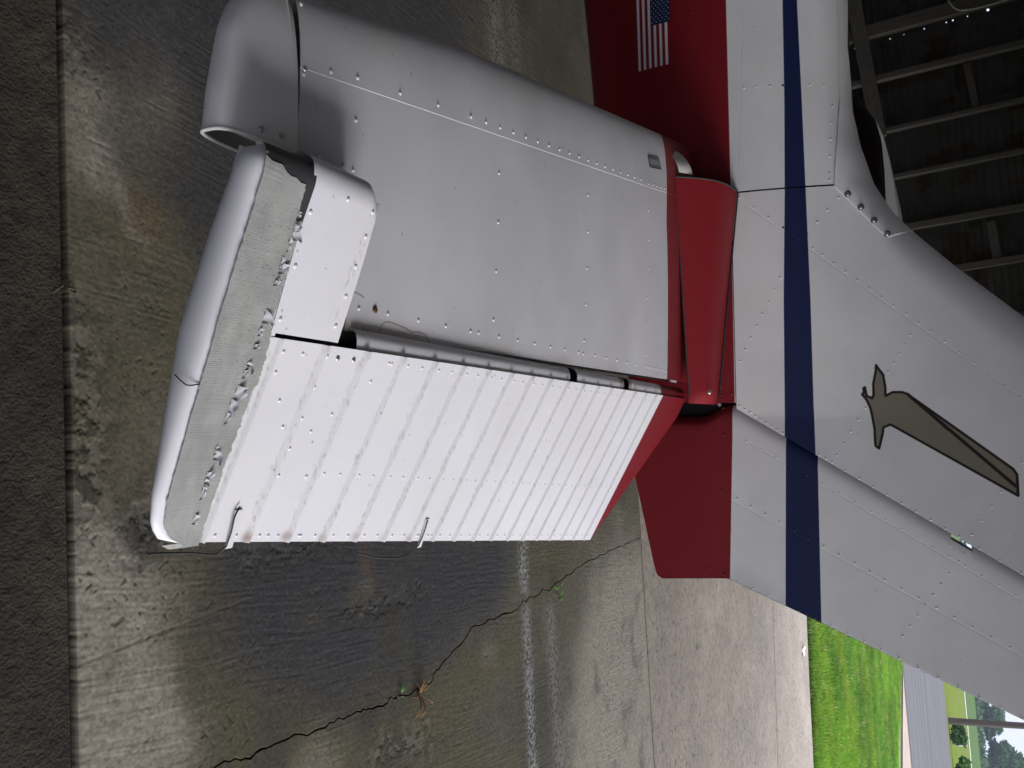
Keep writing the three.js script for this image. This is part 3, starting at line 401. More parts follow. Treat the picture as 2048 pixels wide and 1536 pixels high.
part('trailing_edge', grid(12, 1, (i, j) => { const s = lerp(0.1, CUT, i / 12); return [TEs, topOf(TEs, s) - 0.0022 * j, s, ...stuv(-0.1, s)]; }), stabMat, stab);
// leading-edge skin wraps the nose and laps the panel by a sheet's thickness
part('leading_edge_skin', mergeGeometries([grid(30, 26, (i, j) => { const s = lerp(0.1, 1.6815, i / 30), v = j / 26, back = seamS(s); let a, b; if (v < 0.3) { const t = (1 - v / 0.3); a = LEs(s) + t * t * 0.08; b = botOf(a, s) - 0.0012 * (1 - t); } else { const t = (v - 0.3) / 0.7; a = lerp(LEs(s), back, t * t); b = topOf(a, s) + 0.0006 * Math.min(1, t * 3); } return [a, b, s, ...stuv(a, s)]; }),
  grid(30, 1, (i, j) => { const s = lerp(0.1, 1.6815, i / 30), a = seamS(s); return [a + 0.0006 * j, topOf(a, s) + 0.0006 - 0.0012 * j, s, ...stuv(-0.5, s)]; })]), stabMat, stab);
// moulded tip cap, hollow, open at its aft end
{
  const out = (a) => curve([[-0.438, 1.684], [-0.434, 1.7], [-0.425, 1.718], [-0.41, 1.735], [-0.39, 1.75], [-0.364, 1.761], [-0.3, 1.772], [-0.24, 1.778]])(a), A0 = -0.437, A1 = -0.257;
  const shell = (sc, lift) => grid(26, 16, (i, j) => {
    const a = lerp(A0, A1, 1 - (1 - i / 26) ** 1.5), th = j / 16 * Math.PI, s0 = 1.6822, w = (out(a) - s0) * sc, c = Math.cos(th), tall = 0.5 * (topOf(Math.max(a, LEs(1.684) + 0.002), 1.684) - botOf(Math.max(a, LEs(1.684) + 0.002), 1.684)) + lift;
    return [a, chordLine + tall * Math.sign(c) * Math.pow(Math.abs(c), 0.6), s0 + w * Math.pow(Math.sin(th), 0.8), ...stuv(-0.25, 1.2)];
  });
  const rimF = (t) => { const th = t * Math.PI, c = Math.cos(th), tall = 0.5 * (topOf(A1, 1.684) - botOf(A1, 1.684)); return [A1, chordLine + (tall + 0.0005) * Math.sign(c) * Math.pow(Math.abs(c), 0.6), 1.682 + (out(A1) - 1.682) * 0.985 * Math.pow(Math.sin(th), 0.8)]; };
  const cap = part('tip_cap', shell(1, 0.0014), white, stab);
  part('shaded_cap_lining', shell(0.96, -0.002), std(lin(0.2, 0.19, 0.18), 0.8), stab);  // shade of the hollow painted into the lining colour
  part('tip_cap_rim', rod(Array.from({ length: 21 }, (_, k) => rimF(k / 20)), 0.0022), std(lin(0.74, 0.73, 0.7), 0.6), stab);
  part('tip_rib', grid(10, 1, (i, j) => { const a = lerp(-0.43, -0.252, i / 10), ac = Math.max(a, LEs(1.684) + 0.01); return [a, j ? topOf(ac, 1.684) - 0.003 : botOf(ac, 1.684) + 0.003, 1.69]; }), std(lin(0.66, 0.6, 0.58), 0.7), stab);
  part('tip_web', grid(6, 1, (i, j) => [-0.272, chordLine + (j ? 0.02 : -0.026), lerp(1.684, 1.745, i / 6)]), std(lin(0.66, 0.6, 0.58), 0.7), stab);
  void cap;
}
function stabRivet(a, s, r = 0.0028, m = rv) { rivet(stab, [a, topOf(a, s) + (a < seamS(s) ? 0.0008 : 0) - 0.0001, s], [-0.05, 1, 0], r, m); }
for (const [a, s] of [[-0.358, 1.633], [-0.368, 1.586], [-0.379, 1.502], [-0.393, 1.415]]) stabRivet(a, s, 0.0026);
for (const [a, s] of [...line([-0.405, 1.329], [-0.502, 0.588], 18), ...line([-0.506, 0.536], [-0.524, 0.417], 5)]) stabRivet(a, s);
for (const [a, s] of [[-0.32, 1.587], ...line([-0.349, 1.241], [-0.135, 1.225], 4), ...line([-0.398, 0.891], [-0.134, 0.864], 5), ...line([-0.447, 0.535], [-0.133, 0.497], 6)]) stabRivet(a, s);
for (const [a, s] of [[-0.114, 1.553], ...line([-0.114, 1.495], [-0.112, 1.29], 4), [-0.112, 1.266], ...line([-0.112, 1.202], [-0.111, 0.884], 6), [-0.11, 0.862], ...line([-0.111, 0.801], [-0.107, 0.492], 6), ...line([-0.107, 0.46], [-0.106, 0.335], 5)]) stabRivet(a, s);
for (const [a, s] of [[-0.415, 1.674], [-0.34, 1.676], [-0.263, 1.647], [-0.264, 1.606], [-0.264, 1.587]]) stabRivet(a, s, 0.0026);
for (const [a, s, b] of [[-0.262, 1.742, 1.083], [-0.262, 1.718, 1.087], [-0.412, 1.69, 1.087], [-0.338, 1.69, 1.09]]) rivet(stab, [a, b, s], [0, 1, s > 1.7 ? 0.35 : 0], 0.0034, steel);
stabRivet(-0.116, 1.522, 0.0048, std(lin(0.13, 0.085, 0.045), 0.5, { metalness: 0.5 }));
{                                                        // small dark printed plate near the root
  const [c, g] = canvas(128, 80); g.fillStyle = '#2a2a2a'; g.fillRect(0, 0, 128, 80); g.fillStyle = '#8d8d90'; g.fillRect(8, 24, 112, 32); g.fillStyle = '#8d8d90'; for (let x = 0; x < 5; x++) { g.fillRect(20 + x * 24, 4, 8, 20); g.fillRect(14 + x * 24, 56, 8, 20); } g.fillStyle = '#4a4a4c'; for (let x = 0; x < 6; x++) g.fillRect(14 + x * 18, 30 + 12 * (x % 2), 9, 9);
  const P = [[-0.569, 0.537], [-0.586, 0.454], [-0.562, 0.44], [-0.545, 0.527]];
  part('data_plate', grid(1, 1, (i, j) => { const a = lerp(lerp(P[0][0], P[1][0], i), lerp(P[3][0], P[2][0], i), j), s = lerp(lerp(P[0][1], P[1][1], i), lerp(P[3][1], P[2][1], i), j); return [a, topOf(a, s) + 0.002, s, i, j]; }), std(0xffffff, 0.5, { map: canvasMap(c) }), stab, 'small dark printed plate near the stabiliser root');
}

// ---------------------------------------------------------------- elevator (left), drooping; local x aft along the chord, y out of its upper skin
const elev = group('elevator', plane, 'white corrugated elevator hanging down, its tip wrapped in grey tape');
elev.position.set(-0.0572, 1.0663, 0.0995); elev.scale.setScalar(0.958); elev.rotation.z = -18.5 * Math.PI / 180;
const hingeE = (s) => -0.011 + (1.664 - s) * 0.0168, trailE = (s) => 0.213 + (1.698 - s) * 0.128;
const topS = (r) => 1.664 - 0.0787 * r, botS = (r) => 1.697 - 0.0697 * r;
const innerS = curve([[0, 0.06], [0.019, 0.062], [0.068, 0.083], [0.115, 0.143], [0.371, 0.464], [0.4, 0.5]]);
const ridgeH = 0.0034;
const offs = [[-0.13, 0], [-0.1, 0.12], [-0.025, 1], [0.015, 1], [0.04, 0.12], [0.055, 0], [0.45, 0]];
const [elC, elG] = canvas(1800, 460);
{
  const g = elG, X = (s) => s * 1000, Z = (e) => (e + 0.03) * 1000; g.fillStyle = '#dcdbe0'; g.fillRect(0, 0, 1800, 460);
  dirty(g, 1800, 460, 0.025, 120); speckle(g, 1800, 460, 420, 0.45);
  for (let r = 0; r < 20; r++) for (let q = 0; q < 70; q++) { const u = rnd(), o = -0.1 + 0.16 * (rnd() - 0.5); g.fillStyle = `rgba(96,86,66,${0.05 + 0.13 * rnd() ** 2})`; g.beginPath(); g.ellipse(X(lerp(topS(r + o), botS(r + o), u)), Z(lerp(0, trailE(topS(r)), u)), 0.6 + rnd(), 1 + 4 * rnd(), 0.1, 0, 7); g.fill(); }
  g.filter = 'blur(3px)'; for (let r = 0; r < 6; r++) { const s = botS(r + 0.98), e = trailE(s); for (let q = 0; q < 5; q++) { g.fillStyle = `rgba(86,54,34,${(0.34 - 0.05 * r) * rnd()})`; g.beginPath(); g.ellipse(X(s + 0.004 + 0.012 * (rnd() - 0.5)), Z(e - 0.004 - 0.006 * rnd()), 2 + 6 * rnd(), 2 + 3 * rnd(), 0, 0, 7); g.fill(); } }
  for (let r = 1; r < 18; r++) { g.fillStyle = 'rgba(100,88,64,0.2)'; g.beginPath(); g.ellipse(X(topS(r)), Z(hingeE(topS(r)) + 0.004), 6, 6, 0, 0, 7); g.fill(); }
  g.filter = 'none'; g.fillStyle = RED; g.beginPath(); [[-0.05, 0.235], [0.024, 0.276], [0.371, 0.464], [0.45, 0.507], [0.45, -0.1], [-0.05, -0.1]].forEach(([e, s]) => g.lineTo(X(s), Z(e))); g.fill();
}
const elMat = std(0xffffff, 0.42, { map: canvasMap(elC) });
const eluv = (e, s) => [s * 1000 / 1800, 1 - (e + 0.03) * 1000 / 460];
const thick = (e) => lerp(0.046, 0.005, clamp(e / 0.33));
{
  const cols = [[-0.2, -0.25]]; for (let r = 0; r <= 21; r++) for (const [o, h] of offs) cols.push([r + (r ? o : o * 0.6 + 0.03), h]);
  const rows = 44, tr = [-0.42, 0];
  const at = (u, c, deep) => {
    const s0 = lerp(topS(c[0]), botS(c[0]), u); let s = Math.min(s0, 1.7), e = lerp(hingeE(s), trailE(s), u); const lim = innerS(e); let h = c[1] * ridgeH * smooth(0, 0.012, 1 - Math.abs(2 * u - 1) + 0.03);
    if (s < lim) { s = lim; e = lerp(hingeE(s), trailE(s), u); s = innerS(e); h = 0; }
    h *= smooth(-0.004, 0.004, s - (0.2625 + e * 0.5417));
    return [e, deep ? -thick(e) : h, s, ...eluv(e, s)];
  };
  part('corrugated_skin', grid(rows, cols.length - 1, (i, j) => at(i / rows, cols[j]), true), elMat, elev, 'white upper skin pressed with chordwise ridges, red at the root');
  part('lower_skin', grid(rows, 30, (i, j) => at(i / rows, [lerp(-0.05, 21, j / 30), 0], true)), elMat, elev);
  part('trailing_edge', grid(cols.length - 1, 1, (j, i) => { const p = at(1, cols[j]); return [p[0], i ? -0.005 : p[1], p[2], ...eluv(0.1, 1)]; }), elMat, elev);
  part('front_edge', grid(cols.length - 1, 1, (j, i) => { const p = at(0, cols[j]); return [p[0], i ? -0.0015 : p[1], p[2], ...eluv(0.1, 1)]; }), elMat, elev);
  part('inboard_rib', grid(16, 1, (i, j) => { const e = lerp(0.02, 0.36, i / 16), s = innerS(e); return [e, j ? -thick(e) : 0, s + 0.001]; }), redPaint, elev);
  // rounded nose under the skin, broken at the hinges
  const nose = (s0, s1, m) => part('nose_skin', grid(Math.max(2, Math.ceil((s0 - s1) / 0.1)), 10, (i, j) => { const s = lerp(s0, s1, i / Math.max(2, Math.ceil((s0 - s1) / 0.1))), t = j / 10 * Math.PI, h = hingeE(s); return [h + 0.004 - 0.026 * Math.sin(t), -0.0235 + 0.0205 * Math.sign(Math.cos(t)) * Math.pow(Math.abs(Math.cos(t)), 0.7), s, ...(s < 0.2625 && m === elMat ? eluv(0.1, 0.1) : eluv(0.1, 1))]; }), m, elev);
  nose(1.529, 0.868, elMat); nose(0.832, 0.564, elMat); nose(0.529, 0.262, elMat); nose(0.262, 0.07, redPaint);
  part('elevator_spar', grid(1, 1, (i, j) => { const s = lerp(1.62, 0.08, i); return [hingeE(s) + 0.012, j ? -0.003 : -0.046, s]; }), black, elev);
  part('hinge_tube', rod([[0.0, -0.028, 1.6], [0.0, -0.028, 1.3], [0.012, -0.028, 0.3]], 0.013, 10), std(lin(0.02, 0.02, 0.02), 0.45), elev);
  for (const [s, w] of [[0.572, 0.02], [0.519, 0.02]]) part('chafe_strip', grid(2, 6, (i, j) => { const t = (0.05 + j / 6 * 0.5) * Math.PI, q = s + (i - 1) * 0.5 * w, h = hingeE(q); return [h + 0.004 - 0.0268 * Math.sin(t), -0.0235 + 0.0212 * Math.pow(Math.abs(Math.cos(t)), 0.7), q]; }), std(lin(0.36, 0.32, 0.25), 0.8), elev);
  void tr;
}
// horn balance ahead of the hinge, with rounded nose and corner
{
  const TT = curve([[-0.22, 0.034], [-0.1, 0.044], [0, 0.046], [0.22, 0.006]]);
  const noseX = (s) => -0.197 - (s - 1.565) * 0.03 + 0.02 * Math.max(0, (1.58 - s) / 0.018) ** 2, inS = (e) => 1.5655 + 0.004 * smooth(-0.12, 0.0, e), R = 0.03;
  const prof = (t, s) => { const n = noseX(s); if (t < 0.4) { const q = (1 - t / 0.4) * Math.PI / 2; return [n + R * (1 - Math.sin(q)), -0.018 * (1 - Math.cos(q)) ]; } return [lerp(n + R, -0.0155 + (1.66 - s) * 0.0168, (t - 0.4) / 0.6), 0]; };
  part('horn_skin', grid(12, 30, (i, j) => { const s = lerp(1.5655, 1.68, (i / 12) ** 1.6), p = prof(j / 30, s); return [p[0], p[1], s + (j > 12 ? inS(p[0]) - 1.5655 : 0) * (1 - i / 12), ...eluv(p[0] + 0.26, s + 0.115)]; }), elMat, elev, 'plain white horn balance panel');
  part('horn_nose', grid(1, 10, (i, j) => { const s = lerp(1.5655, 1.69, i), t = j / 10, n = noseX(lerp(1.585, 1.69, i)) + (i ? 0 : 0.018); return [n + 0.016 * (1 - Math.sin(Math.PI / 2 * (1 - t))) * 1.5, -0.017 - 0.02 * t, s, ...eluv(0.1, 1)]; }), elMat, elev);
  part('horn_side', grid(14, 1, (i, j) => { const e = lerp(-0.178, -0.014, i / 14); return [e, j ? -TT(e) : 0, inS(e), ...eluv(0.1, 1)]; }), elMat, elev);
  part('horn_underside', grid(1, 1, (i, j) => { const e = lerp(-0.185, -0.01, i); return [e, -TT(e), lerp(1.567, 1.75, j), ...eluv(0.1, 1)]; }), elMat, elev);
  part('horn_end', grid(1, 1, (i, j) => [-0.0085 - 0.002, i ? -0.046 : -0.0012, lerp(1.567, 1.7, j)]), black, elev);
  // moulded tip: flat on top, rounded down the outboard side and round both corners
  const NE = 44, outS = (e) => curve([[-0.1945, 1.736], [-0.193, 1.744], [-0.189, 1.7505], [-0.182, 1.755], [-0.17, 1.757], [0.06, 1.766], [0.16, 1.768], [0.186, 1.764], [0.2, 1.757], [0.209, 1.745], [0.213, 1.72]])(e);
  const eAt = (k) => lerp(-0.1945, 0.2135, k / NE), hAt = (e) => TT(e), drop = (e) => 0.02 * (1 - Math.sqrt(Math.max(0, 1 - Math.min(1, Math.max(0, (-0.1685 - e) / 0.0262)) ** 2)));
  part('elevator_tip', grid(NE, 22, (i, j) => {
    const e = eAt(i), so = outS(e), d = 0.8 * drop(e), h = hAt(e) - 2 * d, v = j / 22; let s, n;
    if (v < 0.35) { s = lerp(1.672, so - 0.012, v / 0.35); n = -d - 0.0012 * smooth(1.712, 1.7, s); } else if (v < 0.8) { const t = (v - 0.35) / 0.45 * Math.PI; s = so - 0.012 + 0.012 * Math.sin(t); n = -d - h * 0.5 * (1 - Math.cos(t)); } else { s = lerp(so - 0.012, 1.672, (v - 0.8) / 0.2); n = -d - h; }
    return [e, n, s, ...eluv(0.12, 1.2)];
  }), elMat, elev, 'rounded white elevator tip');
  part('tip_crack', rod([[0.043, 0.0006, 1.757], [0.046, -0.0045, 1.7655], [0.044, -0.012, 1.768], [0.041, -0.022, 1.768]], 0.0007, 4), std(lin(0.04, 0.03, 0.025), 1), elev);
  rivet(elev, [-0.186, -0.004, 1.7475], [-0.3, 1, 0.2], 0.0024, std(lin(0.12, 0.12, 0.11), 0.6));
  // grey cloth tape in two laps, woven, with a worn black underlay at the nose
  const [tc, tg] = canvas(256, 1024); tg.fillStyle = '#989a97'; tg.fillRect(0, 0, 256, 1024);
  for (let y = 0; y < 1024; y += 5.4) { tg.fillStyle = `rgba(90,92,90,${0.1 + 0.18 * rnd()})`; tg.fillRect(0, y, 256, 2); tg.fillStyle = 'rgba(220,224,222,0.3)'; tg.fillRect(0, y + 2.4, 256, 1.2); }
  for (let x = 0; x < 256; x += 9) { tg.fillStyle = 'rgba(90,92,90,0.13)'; tg.fillRect(x, 0, 1.5, 1024); }
  for (let k = 0; k < 380; k++) { const y = 420 + 544 * rnd(); tg.fillStyle = `rgba(46,46,44,${0.2 + 0.4 * rnd()})`; tg.fillRect(256 * rnd(), Math.round(y / 7.2) * 7.2, 2 + 7 * rnd(), 1.7); }
  dirty(tg, 256, 1024, 0.1, 60);
  const [tb, bg] = canvas(256, 1024); bg.fillStyle = '#909090'; bg.fillRect(0, 0, 256, 1024); for (let y = 0; y < 1024; y += 5.4) { bg.fillStyle = '#5c5c5c'; bg.fillRect(0, y, 256, 2.6); } dirty(bg, 256, 1024, 0.3, 26);
  const tape = std(0xffffff, 0.62, { map: canvasMap(tc), bumpMap: canvasMap(tb, false), bumpScale: 0.0005 });
  const outer = curve([[-0.2, 1.747], [-0.19, 1.749], [-0.036, 1.756], [0.16, 1.759], [0.19, 1.754], [0.203, 1.742], [0.216, 1.716]]), mid = curve([[-0.19, 1.69], [-0.166, 1.691], [-0.107, 1.691], [-0.069, 1.697], [0.012, 1.701], [0.074, 1.711], [0.159, 1.716], [0.216, 1.719]]), inner = curve([[-0.19, 1.676], [-0.118, 1.682], [-0.05, 1.683], [0.025, 1.681], [0.08, 1.688], [0.133, 1.695], [0.216, 1.701]]);
  const jag = (e, k) => 0.0012 * (noise(e * 900, k) - 0.5) + 0.0016 * (fbm(e * 160, k + 4, 2) - 0.5);
  const lift = (e) => -0.8 * drop(e);
  part('duct_tape', grid(160, 8, (i, j) => { const e0 = lerp(-0.168, 0.212, i / 160), so = outer(e0) + jag(e0, 1), si = mid(e0) + jag(e0, 9) * 1.5, v = j / 8, s = lerp(si, so, v), e = e0 + (i < 3 ? (0.01 * (fbm(v * 17, 2, 3) - 0.5) - 0.014 * v) * (1 - i / 3) : 0); return [e, lift(e) + 0.0018 + 0.0004 * noise(e * 60, s * 80), s, v, i / 160]; }), tape, elev, 'grey cloth tape, outer lap');
  part('duct_tape', grid(160, 5, (i, j) => { const e0 = lerp(-0.132, 0.216, i / 160), so = mid(e0) + 0.004, si = inner(e0) + jag(e0, 21) * 2.2 - (e0 > -0.01 && e0 < 0.04 ? 0.002 : 0), v = j / 5, s = lerp(si, so, v), e = e0 + (i === 0 ? 0.006 * (fbm(v * 9 + 3, 2, 3) - 0.5) : 0); return [e, lift(e) + 0.0012 + 0.0003 * noise(e * 60, s * 80), s, v * 0.5 + 0.3, (i / 160) * 0.9 + 0.1]; }), tape, elev, 'grey cloth tape, inner lap with frayed edge');
  part('worn_patch', grid(30, 12, (i, j) => { const e = lerp(-0.194, -0.128, i / 30), s = lerp(inner(e) - 0.001, 1.7485, j / 12); return [e, lift(e) + 0.0008, s]; }), std(lin(0.045, 0.046, 0.05), 0.5), elev, 'bare black underlay where the tape has worn off');
  part('tape_tail', grid(1, 8, (i, j) => { const s = lerp(1.7, 1.742, j / 8); return [0.211 + 0.009 * i - 0.006 * i * Math.max(0, (s - 1.73) / 0.012), -0.001 - 0.006 * i, s]; }), tape, elev);
  // curled shreds standing along the lap
  const curlM = std(lin(0.42, 0.43, 0.455), 0.5);
  for (const e of [-0.138, -0.124, -0.118, -0.106, -0.086, -0.081, -0.066, -0.03, -0.014, 0.001, 0.019, 0.031, 0.052, 0.066, 0.078, 0.112, 0.117, 0.139, 0.144, 0.158, 0.186]) {
    const L = 0.003 + 0.011 * rnd() ** 1.5, W = 0.003 + 0.009 * rnd(), k = 0.5 + 2.6 * rnd(), sk = 1.8 * (rnd() - 0.5), s0 = mid(e) + 0.003 - 0.003 * rnd(), pt = 0.25 + 0.7 * rnd();
    part('tape_shred', grid(7, 4, (i, j) => { const t = i / 7, q = (j / 2 - 1) * W * (1 - pt * t) * (j === 4 ? 0.6 : 1), th = t * k; return [e + q + sk * L * t * t, 0.0021 + L * 0.7 * (1 - Math.cos(th)) / k + 0.0012 * Math.sin(j * 1.7 + 3 * t), s0 - L * Math.sin(th) / k - 0.0016 * Math.abs(j - 2) * t]; }), curlM, elev);
  }
}
// elevator rivets
{
  const er = (e, s, r = 0.0023, m = rv) => rivet(elev, [e, -0.0002, s], [0, 1, 0], r * 1.05, m);
  for (const [e, s] of [[0.003, 1.654], [0.003, 1.623], [0.003, 1.581], [0.002, 1.504]]) er(e, s);
  for (const s of [1.562, 1.532]) er(0.004, s, 0.0034, steel);
  const rowAt = (u, rs, r) => { for (const q of rs) { const s = lerp(topS(q), botS(q), u), e = lerp(hingeE(s), trailE(s), u); if (s > innerS(e) + 0.008) er(e, s, r, s < 0.276 + (e - 0.024) * 0.54 ? redPaint : rv); } };
  const pairs = []; for (let r = 3; r < 20; r++) pairs.push(r - 0.36, r + 0.2);
  rowAt(0.045, [2.72, ...pairs], 0.0022); rowAt(0.64, [2.2, ...pairs], 0.002);
  const te = []; for (let r = 0; r < 20; r++) te.push(r + 0.24, r + 0.7); rowAt(0.968, [...te, 1.45, 2.3], 0.0022); rowAt(0.968, [6.55, 6.85, 6.3, 6.1], 0.002);
  for (const [e, s] of [[0.026, 1.657], [0.057, 1.639], [0.087, 1.622], [0.04, 1.588], [0.077, 1.594], [0.093, 1.572], [0.113, 1.6], [0.029, 1.486], [0.051, 1.515], [0.072, 1.543], [0.145, 1.606], [0.149, 1.557], [0.151, 1.535]]) er(e, s);
  for (const [e, s] of [[-0.145, 1.672], [-0.17, 1.621], [-0.166, 1.574], [-0.138, 1.5745], [-0.103, 1.577], [-0.068, 1.579], [-0.033, 1.582], [-0.088, 1.672], [-0.031, 1.672]]) er(e, s, 0.0027);
  // static wicks: a clip riveted to the skin and a fine black whip
  const dark = std(lin(0.015, 0.015, 0.015), 0.5);
  const wick = (clip, tail) => { const w = part('static_wick', mergeGeometries([rod(clip, 0.001), rod(tail, 0.0011)]), dark, elev); for (const p of [clip[1], clip[2]]) rivet(elev, [p[0] + 0.004, 0, p[2] - 0.006], [0, 1, 0], 0.0022, steel); return w; };
  wick([[0.176, 0.003, 1.657], [0.186, 0.004, 1.662], [0.205, 0.004, 1.661], [0.222, 0.002, 1.66]], [[0.222, 0.002, 1.66], [0.232, -0.003, 1.664], [0.229, -0.01, 1.7], [0.226, -0.016, 1.745]]);
  wick([[0.236, 0.003, 1.247], [0.25, 0.004, 1.249], [0.262, 0.004, 1.25], [0.277, 0.002, 1.25]], [[0.277, 0.002, 1.25], [0.296, -0.008, 1.262], [0.3, -0.022, 1.3], [0.29, -0.034, 1.35]]);
  const clipM = std(lin(0.7, 0.69, 0.7), 0.4); for (const [e, s, l] of [[0.203, 1.655, 0.045], [0.258, 1.245, 0.046]]) part('wick_clip', new RoundedBoxGeometry(l, 0.0016, 0.011, 1, 0.0007).translate(e, 0.001, s), clipM, elev);
}
// right-hand tailplane and the forward airframe, out of the photograph's sight
{
  part('far_stabilizer', mergeGeometries([grid(4, 14, (i, j) => { const s = lerp(0.1, 1.77, i / 4), t = (j / 14) ** 2, a = lerp(LEs(s), TEs, t); return [a, topOf(a, s), -s, ...stuv(a, s)]; }, true), grid(4, 14, (i, j) => { const s = lerp(0.1, 1.77, i / 4), t = (j / 14) ** 2, a = lerp(LEs(s), TEs, t); return [a, botOf(a, s), -s, ...stuv(a, s)]; })]), stabMat, plane);
  const fe = part('far_elevator', grid(3, 3, (i, j) => { const e = lerp(0, 1, i / 3), s = lerp(0.08, 1.75, j / 3), x = lerp(hingeE(s), trailE(s), e); return [x, 0, -Math.max(s, innerS(x)), ...eluv(x, s)]; }), elMat, plane); fe.position.set(-0.0572, 1.0663, -0.0995); fe.scale.setScalar(0.958); fe.rotation.copy(elev.rotation);
  const ring = (a, b, hh, w) => [a, b, hh, w], R = [ring(-3.4, 0.945, 0.525, 0.46), ring(-3.9, 1.05, 0.62, 0.5), ring(-4.6, 1.15, 0.72, 0.55), ring(-5.3, 1.12, 0.68, 0.55), ring(-5.9, 0.95, 0.45, 0.5), ring(-6.8, 0.92, 0.4, 0.42), ring(-7.0, 0.92, 0.2, 0.2)];
  part('cabin', grid(R.length - 1, 28, (i, j) => { const [a, b, h, w] = R[i], t = j / 28 * 2 * Math.PI, c = Math.cos(t), s = Math.sin(t), p = (x) => Math.sign(x) * Math.abs(x) ** 0.75; return [a, b + h * p(c), w * p(s), ...suv(-0.9, 1.22)]; }), white, plane);
  part('wing', grid(1, 16, (i, j) => { const z = lerp(-5.2, 5.2, i), t = j / 16 * 2 * Math.PI; return [-4.7 + 0.75 * Math.cos(t), 1.93 + 0.09 * Math.sin(t), z]; }), white, plane);
  for (const s of [-1, 1]) { part('gear_leg', rod([[-4.4, 0.5, 0.4 * s], [-4.45, 0.0, 1.15 * s]], 0.03), white, plane); const w = part('wheel', new THREE.TorusGeometry(0.13, 0.07, 10, 22), std(lin(0.02, 0.02, 0.02), 0.9), plane); w.position.set(-4.45, -0.13, 1.2 * s); }
  part('gear_leg', rod([[-6.3, 0.6, 0], [-6.4, -0.2, 0]], 0.03), white, plane); const w = part('wheel', new THREE.TorusGeometry(0.12, 0.06, 10, 22), std(lin(0.02, 0.02, 0.02), 0.9), plane); w.position.set(-6.4, -0.3, 0);
}

// ---------------------------------------------------------------- car parked by the hangar wall
{
  const car = thing('parked_car', 'white car with dark glass parked behind the fin against the hangar wall', 'car', [-1.3, 0, -6.6]);
  const prof = (pts) => new THREE.Shape(pts.map((p) => new THREE.Vector2(...p)));
  const ext = (pts, w, bev = 0.03) => { const g = new THREE.ExtrudeGeometry(prof(pts), { depth: w - 2 * bev, bevelEnabled: true, bevelThickness: bev, bevelSize: bev, bevelOffset: -bev, bevelSegments: 3 }); g.translate(0, 0, -w / 2 + bev); return g; };
  const body = std(lin(0.6, 0.6, 0.58), 0.35), glass = std(lin(0.004, 0.004, 0.005), 0.12), tyre = std(lin(0.015, 0.015, 0.015), 0.9);
  part('body', ext([[-2.1, 0.3], [-2.15, 0.62], [-1.9, 0.78], [-1.1, 0.92], [1.6, 0.95], [2.1, 0.9], [2.2, 0.6], [2.15, 0.28]], 1.72, 0.06), body, car);
  part('window', ext([[-1.22, 0.9], [-1.02, 1.12], [-0.91, 1.24], [-0.79, 1.325], [-0.62, 1.41], [-0.45, 1.437], [0.9, 1.43], [1.5, 0.93]], 1.5, 0.04), glass, car, 'dark side window and windscreen');
  part('roof', ext([[-0.62, 1.413], [-0.5, 1.45], [-0.35, 1.472], [-0.02, 1.492], [0.8, 1.485], [1.02, 1.44], [1.0, 1.41], [0.1, 1.42], [-0.14, 1.43], [-0.3, 1.436], [-0.48, 1.434]], 1.48, 0.006), body, car);
  part('pillar', ext([[-0.05, 0.95], [-0.02, 1.4], [0.04, 1.4], [0.02, 0.95]], 1.52, 0.004), std(lin(0.02, 0.02, 0.02), 0.5), car);
  for (const [x, z] of [[-1.35, 0.74], [1.3, 0.74], [-1.35, -0.74], [1.3, -0.74]]) { const w = part('wheel', mergeGeometries([new THREE.TorusGeometry(0.22, 0.09, 10, 24), new THREE.CylinderGeometry(0.17, 0.17, 0.12, 20).rotateX(Math.PI / 2)].map((g) => g.toNonIndexed())), tyre, car); w.position.set(x, 0.3, z); }
}

// ---------------------------------------------------------------- weeds and litter on the concrete
function tuft(name, label, at, n, len, spread, colour, leaf) {
  const t = thing(name, label, leaf ? 'weed' : 'grass tuft', at), g = [];
  for (let k = 0; k < n; k++) { const a = 6.28 * rnd(), r = len * (0.5 + 0.7 * rnd()), up = 0.25 + 0.5 * rnd(), bend = 0.6 * (rnd() - 0.5); g.push(rod([[0.01 * (rnd() - 0.5), 0, 0.012 * (rnd() - 0.5)], [0.4 * r * Math.cos(a) * spread, r * up * 0.6, 0.4 * r * Math.sin(a) * spread], [0.75 * r * Math.cos(a + bend) * spread, r * up * 0.8, 0.75 * r * Math.sin(a + bend) * spread], [r * Math.cos(a + 2 * bend) * spread, r * up * 0.45, r * Math.sin(a + 2 * bend) * spread]], 0.0016, 4)); }
  part('stems', mergeGeometries(g), std(colour, 0.9), t).userData.kind = 'stuff';
  if (leaf) for (let k = 0; k < leaf; k++) { const a = 6.28 * rnd(), r = len * (0.4 + 0.6 * rnd()); const l = part('leaf', grid(4, 2, (i, j) => [0.028 * i / 4, 0.004 * Math.sin(i), (j - 1) * 0.008 * Math.sin(Math.PI * (i + 0.3) / 4.6)]), std(lin(0.075, 0.18, 0.03), 0.7), t); l.position.set(r * Math.cos(a), len * 0.5, r * Math.sin(a)); l.rotation.set(0.5 * rnd(), a, 0.4 * rnd()); }
}
tuft('dry_grass_tuft', 'dried orange-brown grass tuft growing from the crack in the concrete', [0.8, -0.004, -2.52], 13, 0.085, 0.9, lin(0.25, 0.13, 0.05));
tuft('green_sprout', 'small green sprout with leaves at the middle of the crack', [0.655, -0.004, -3.68], 3, 0.06, 0.9, lin(0.12, 0.14, 0.04), 5);
tuft('green_sprout', 'tiny green sprout in the crack beside the dried tuft', [0.782, -0.004, -2.41], 2, 0.02, 0.8, lin(0.12, 0.16, 0.04), 2);
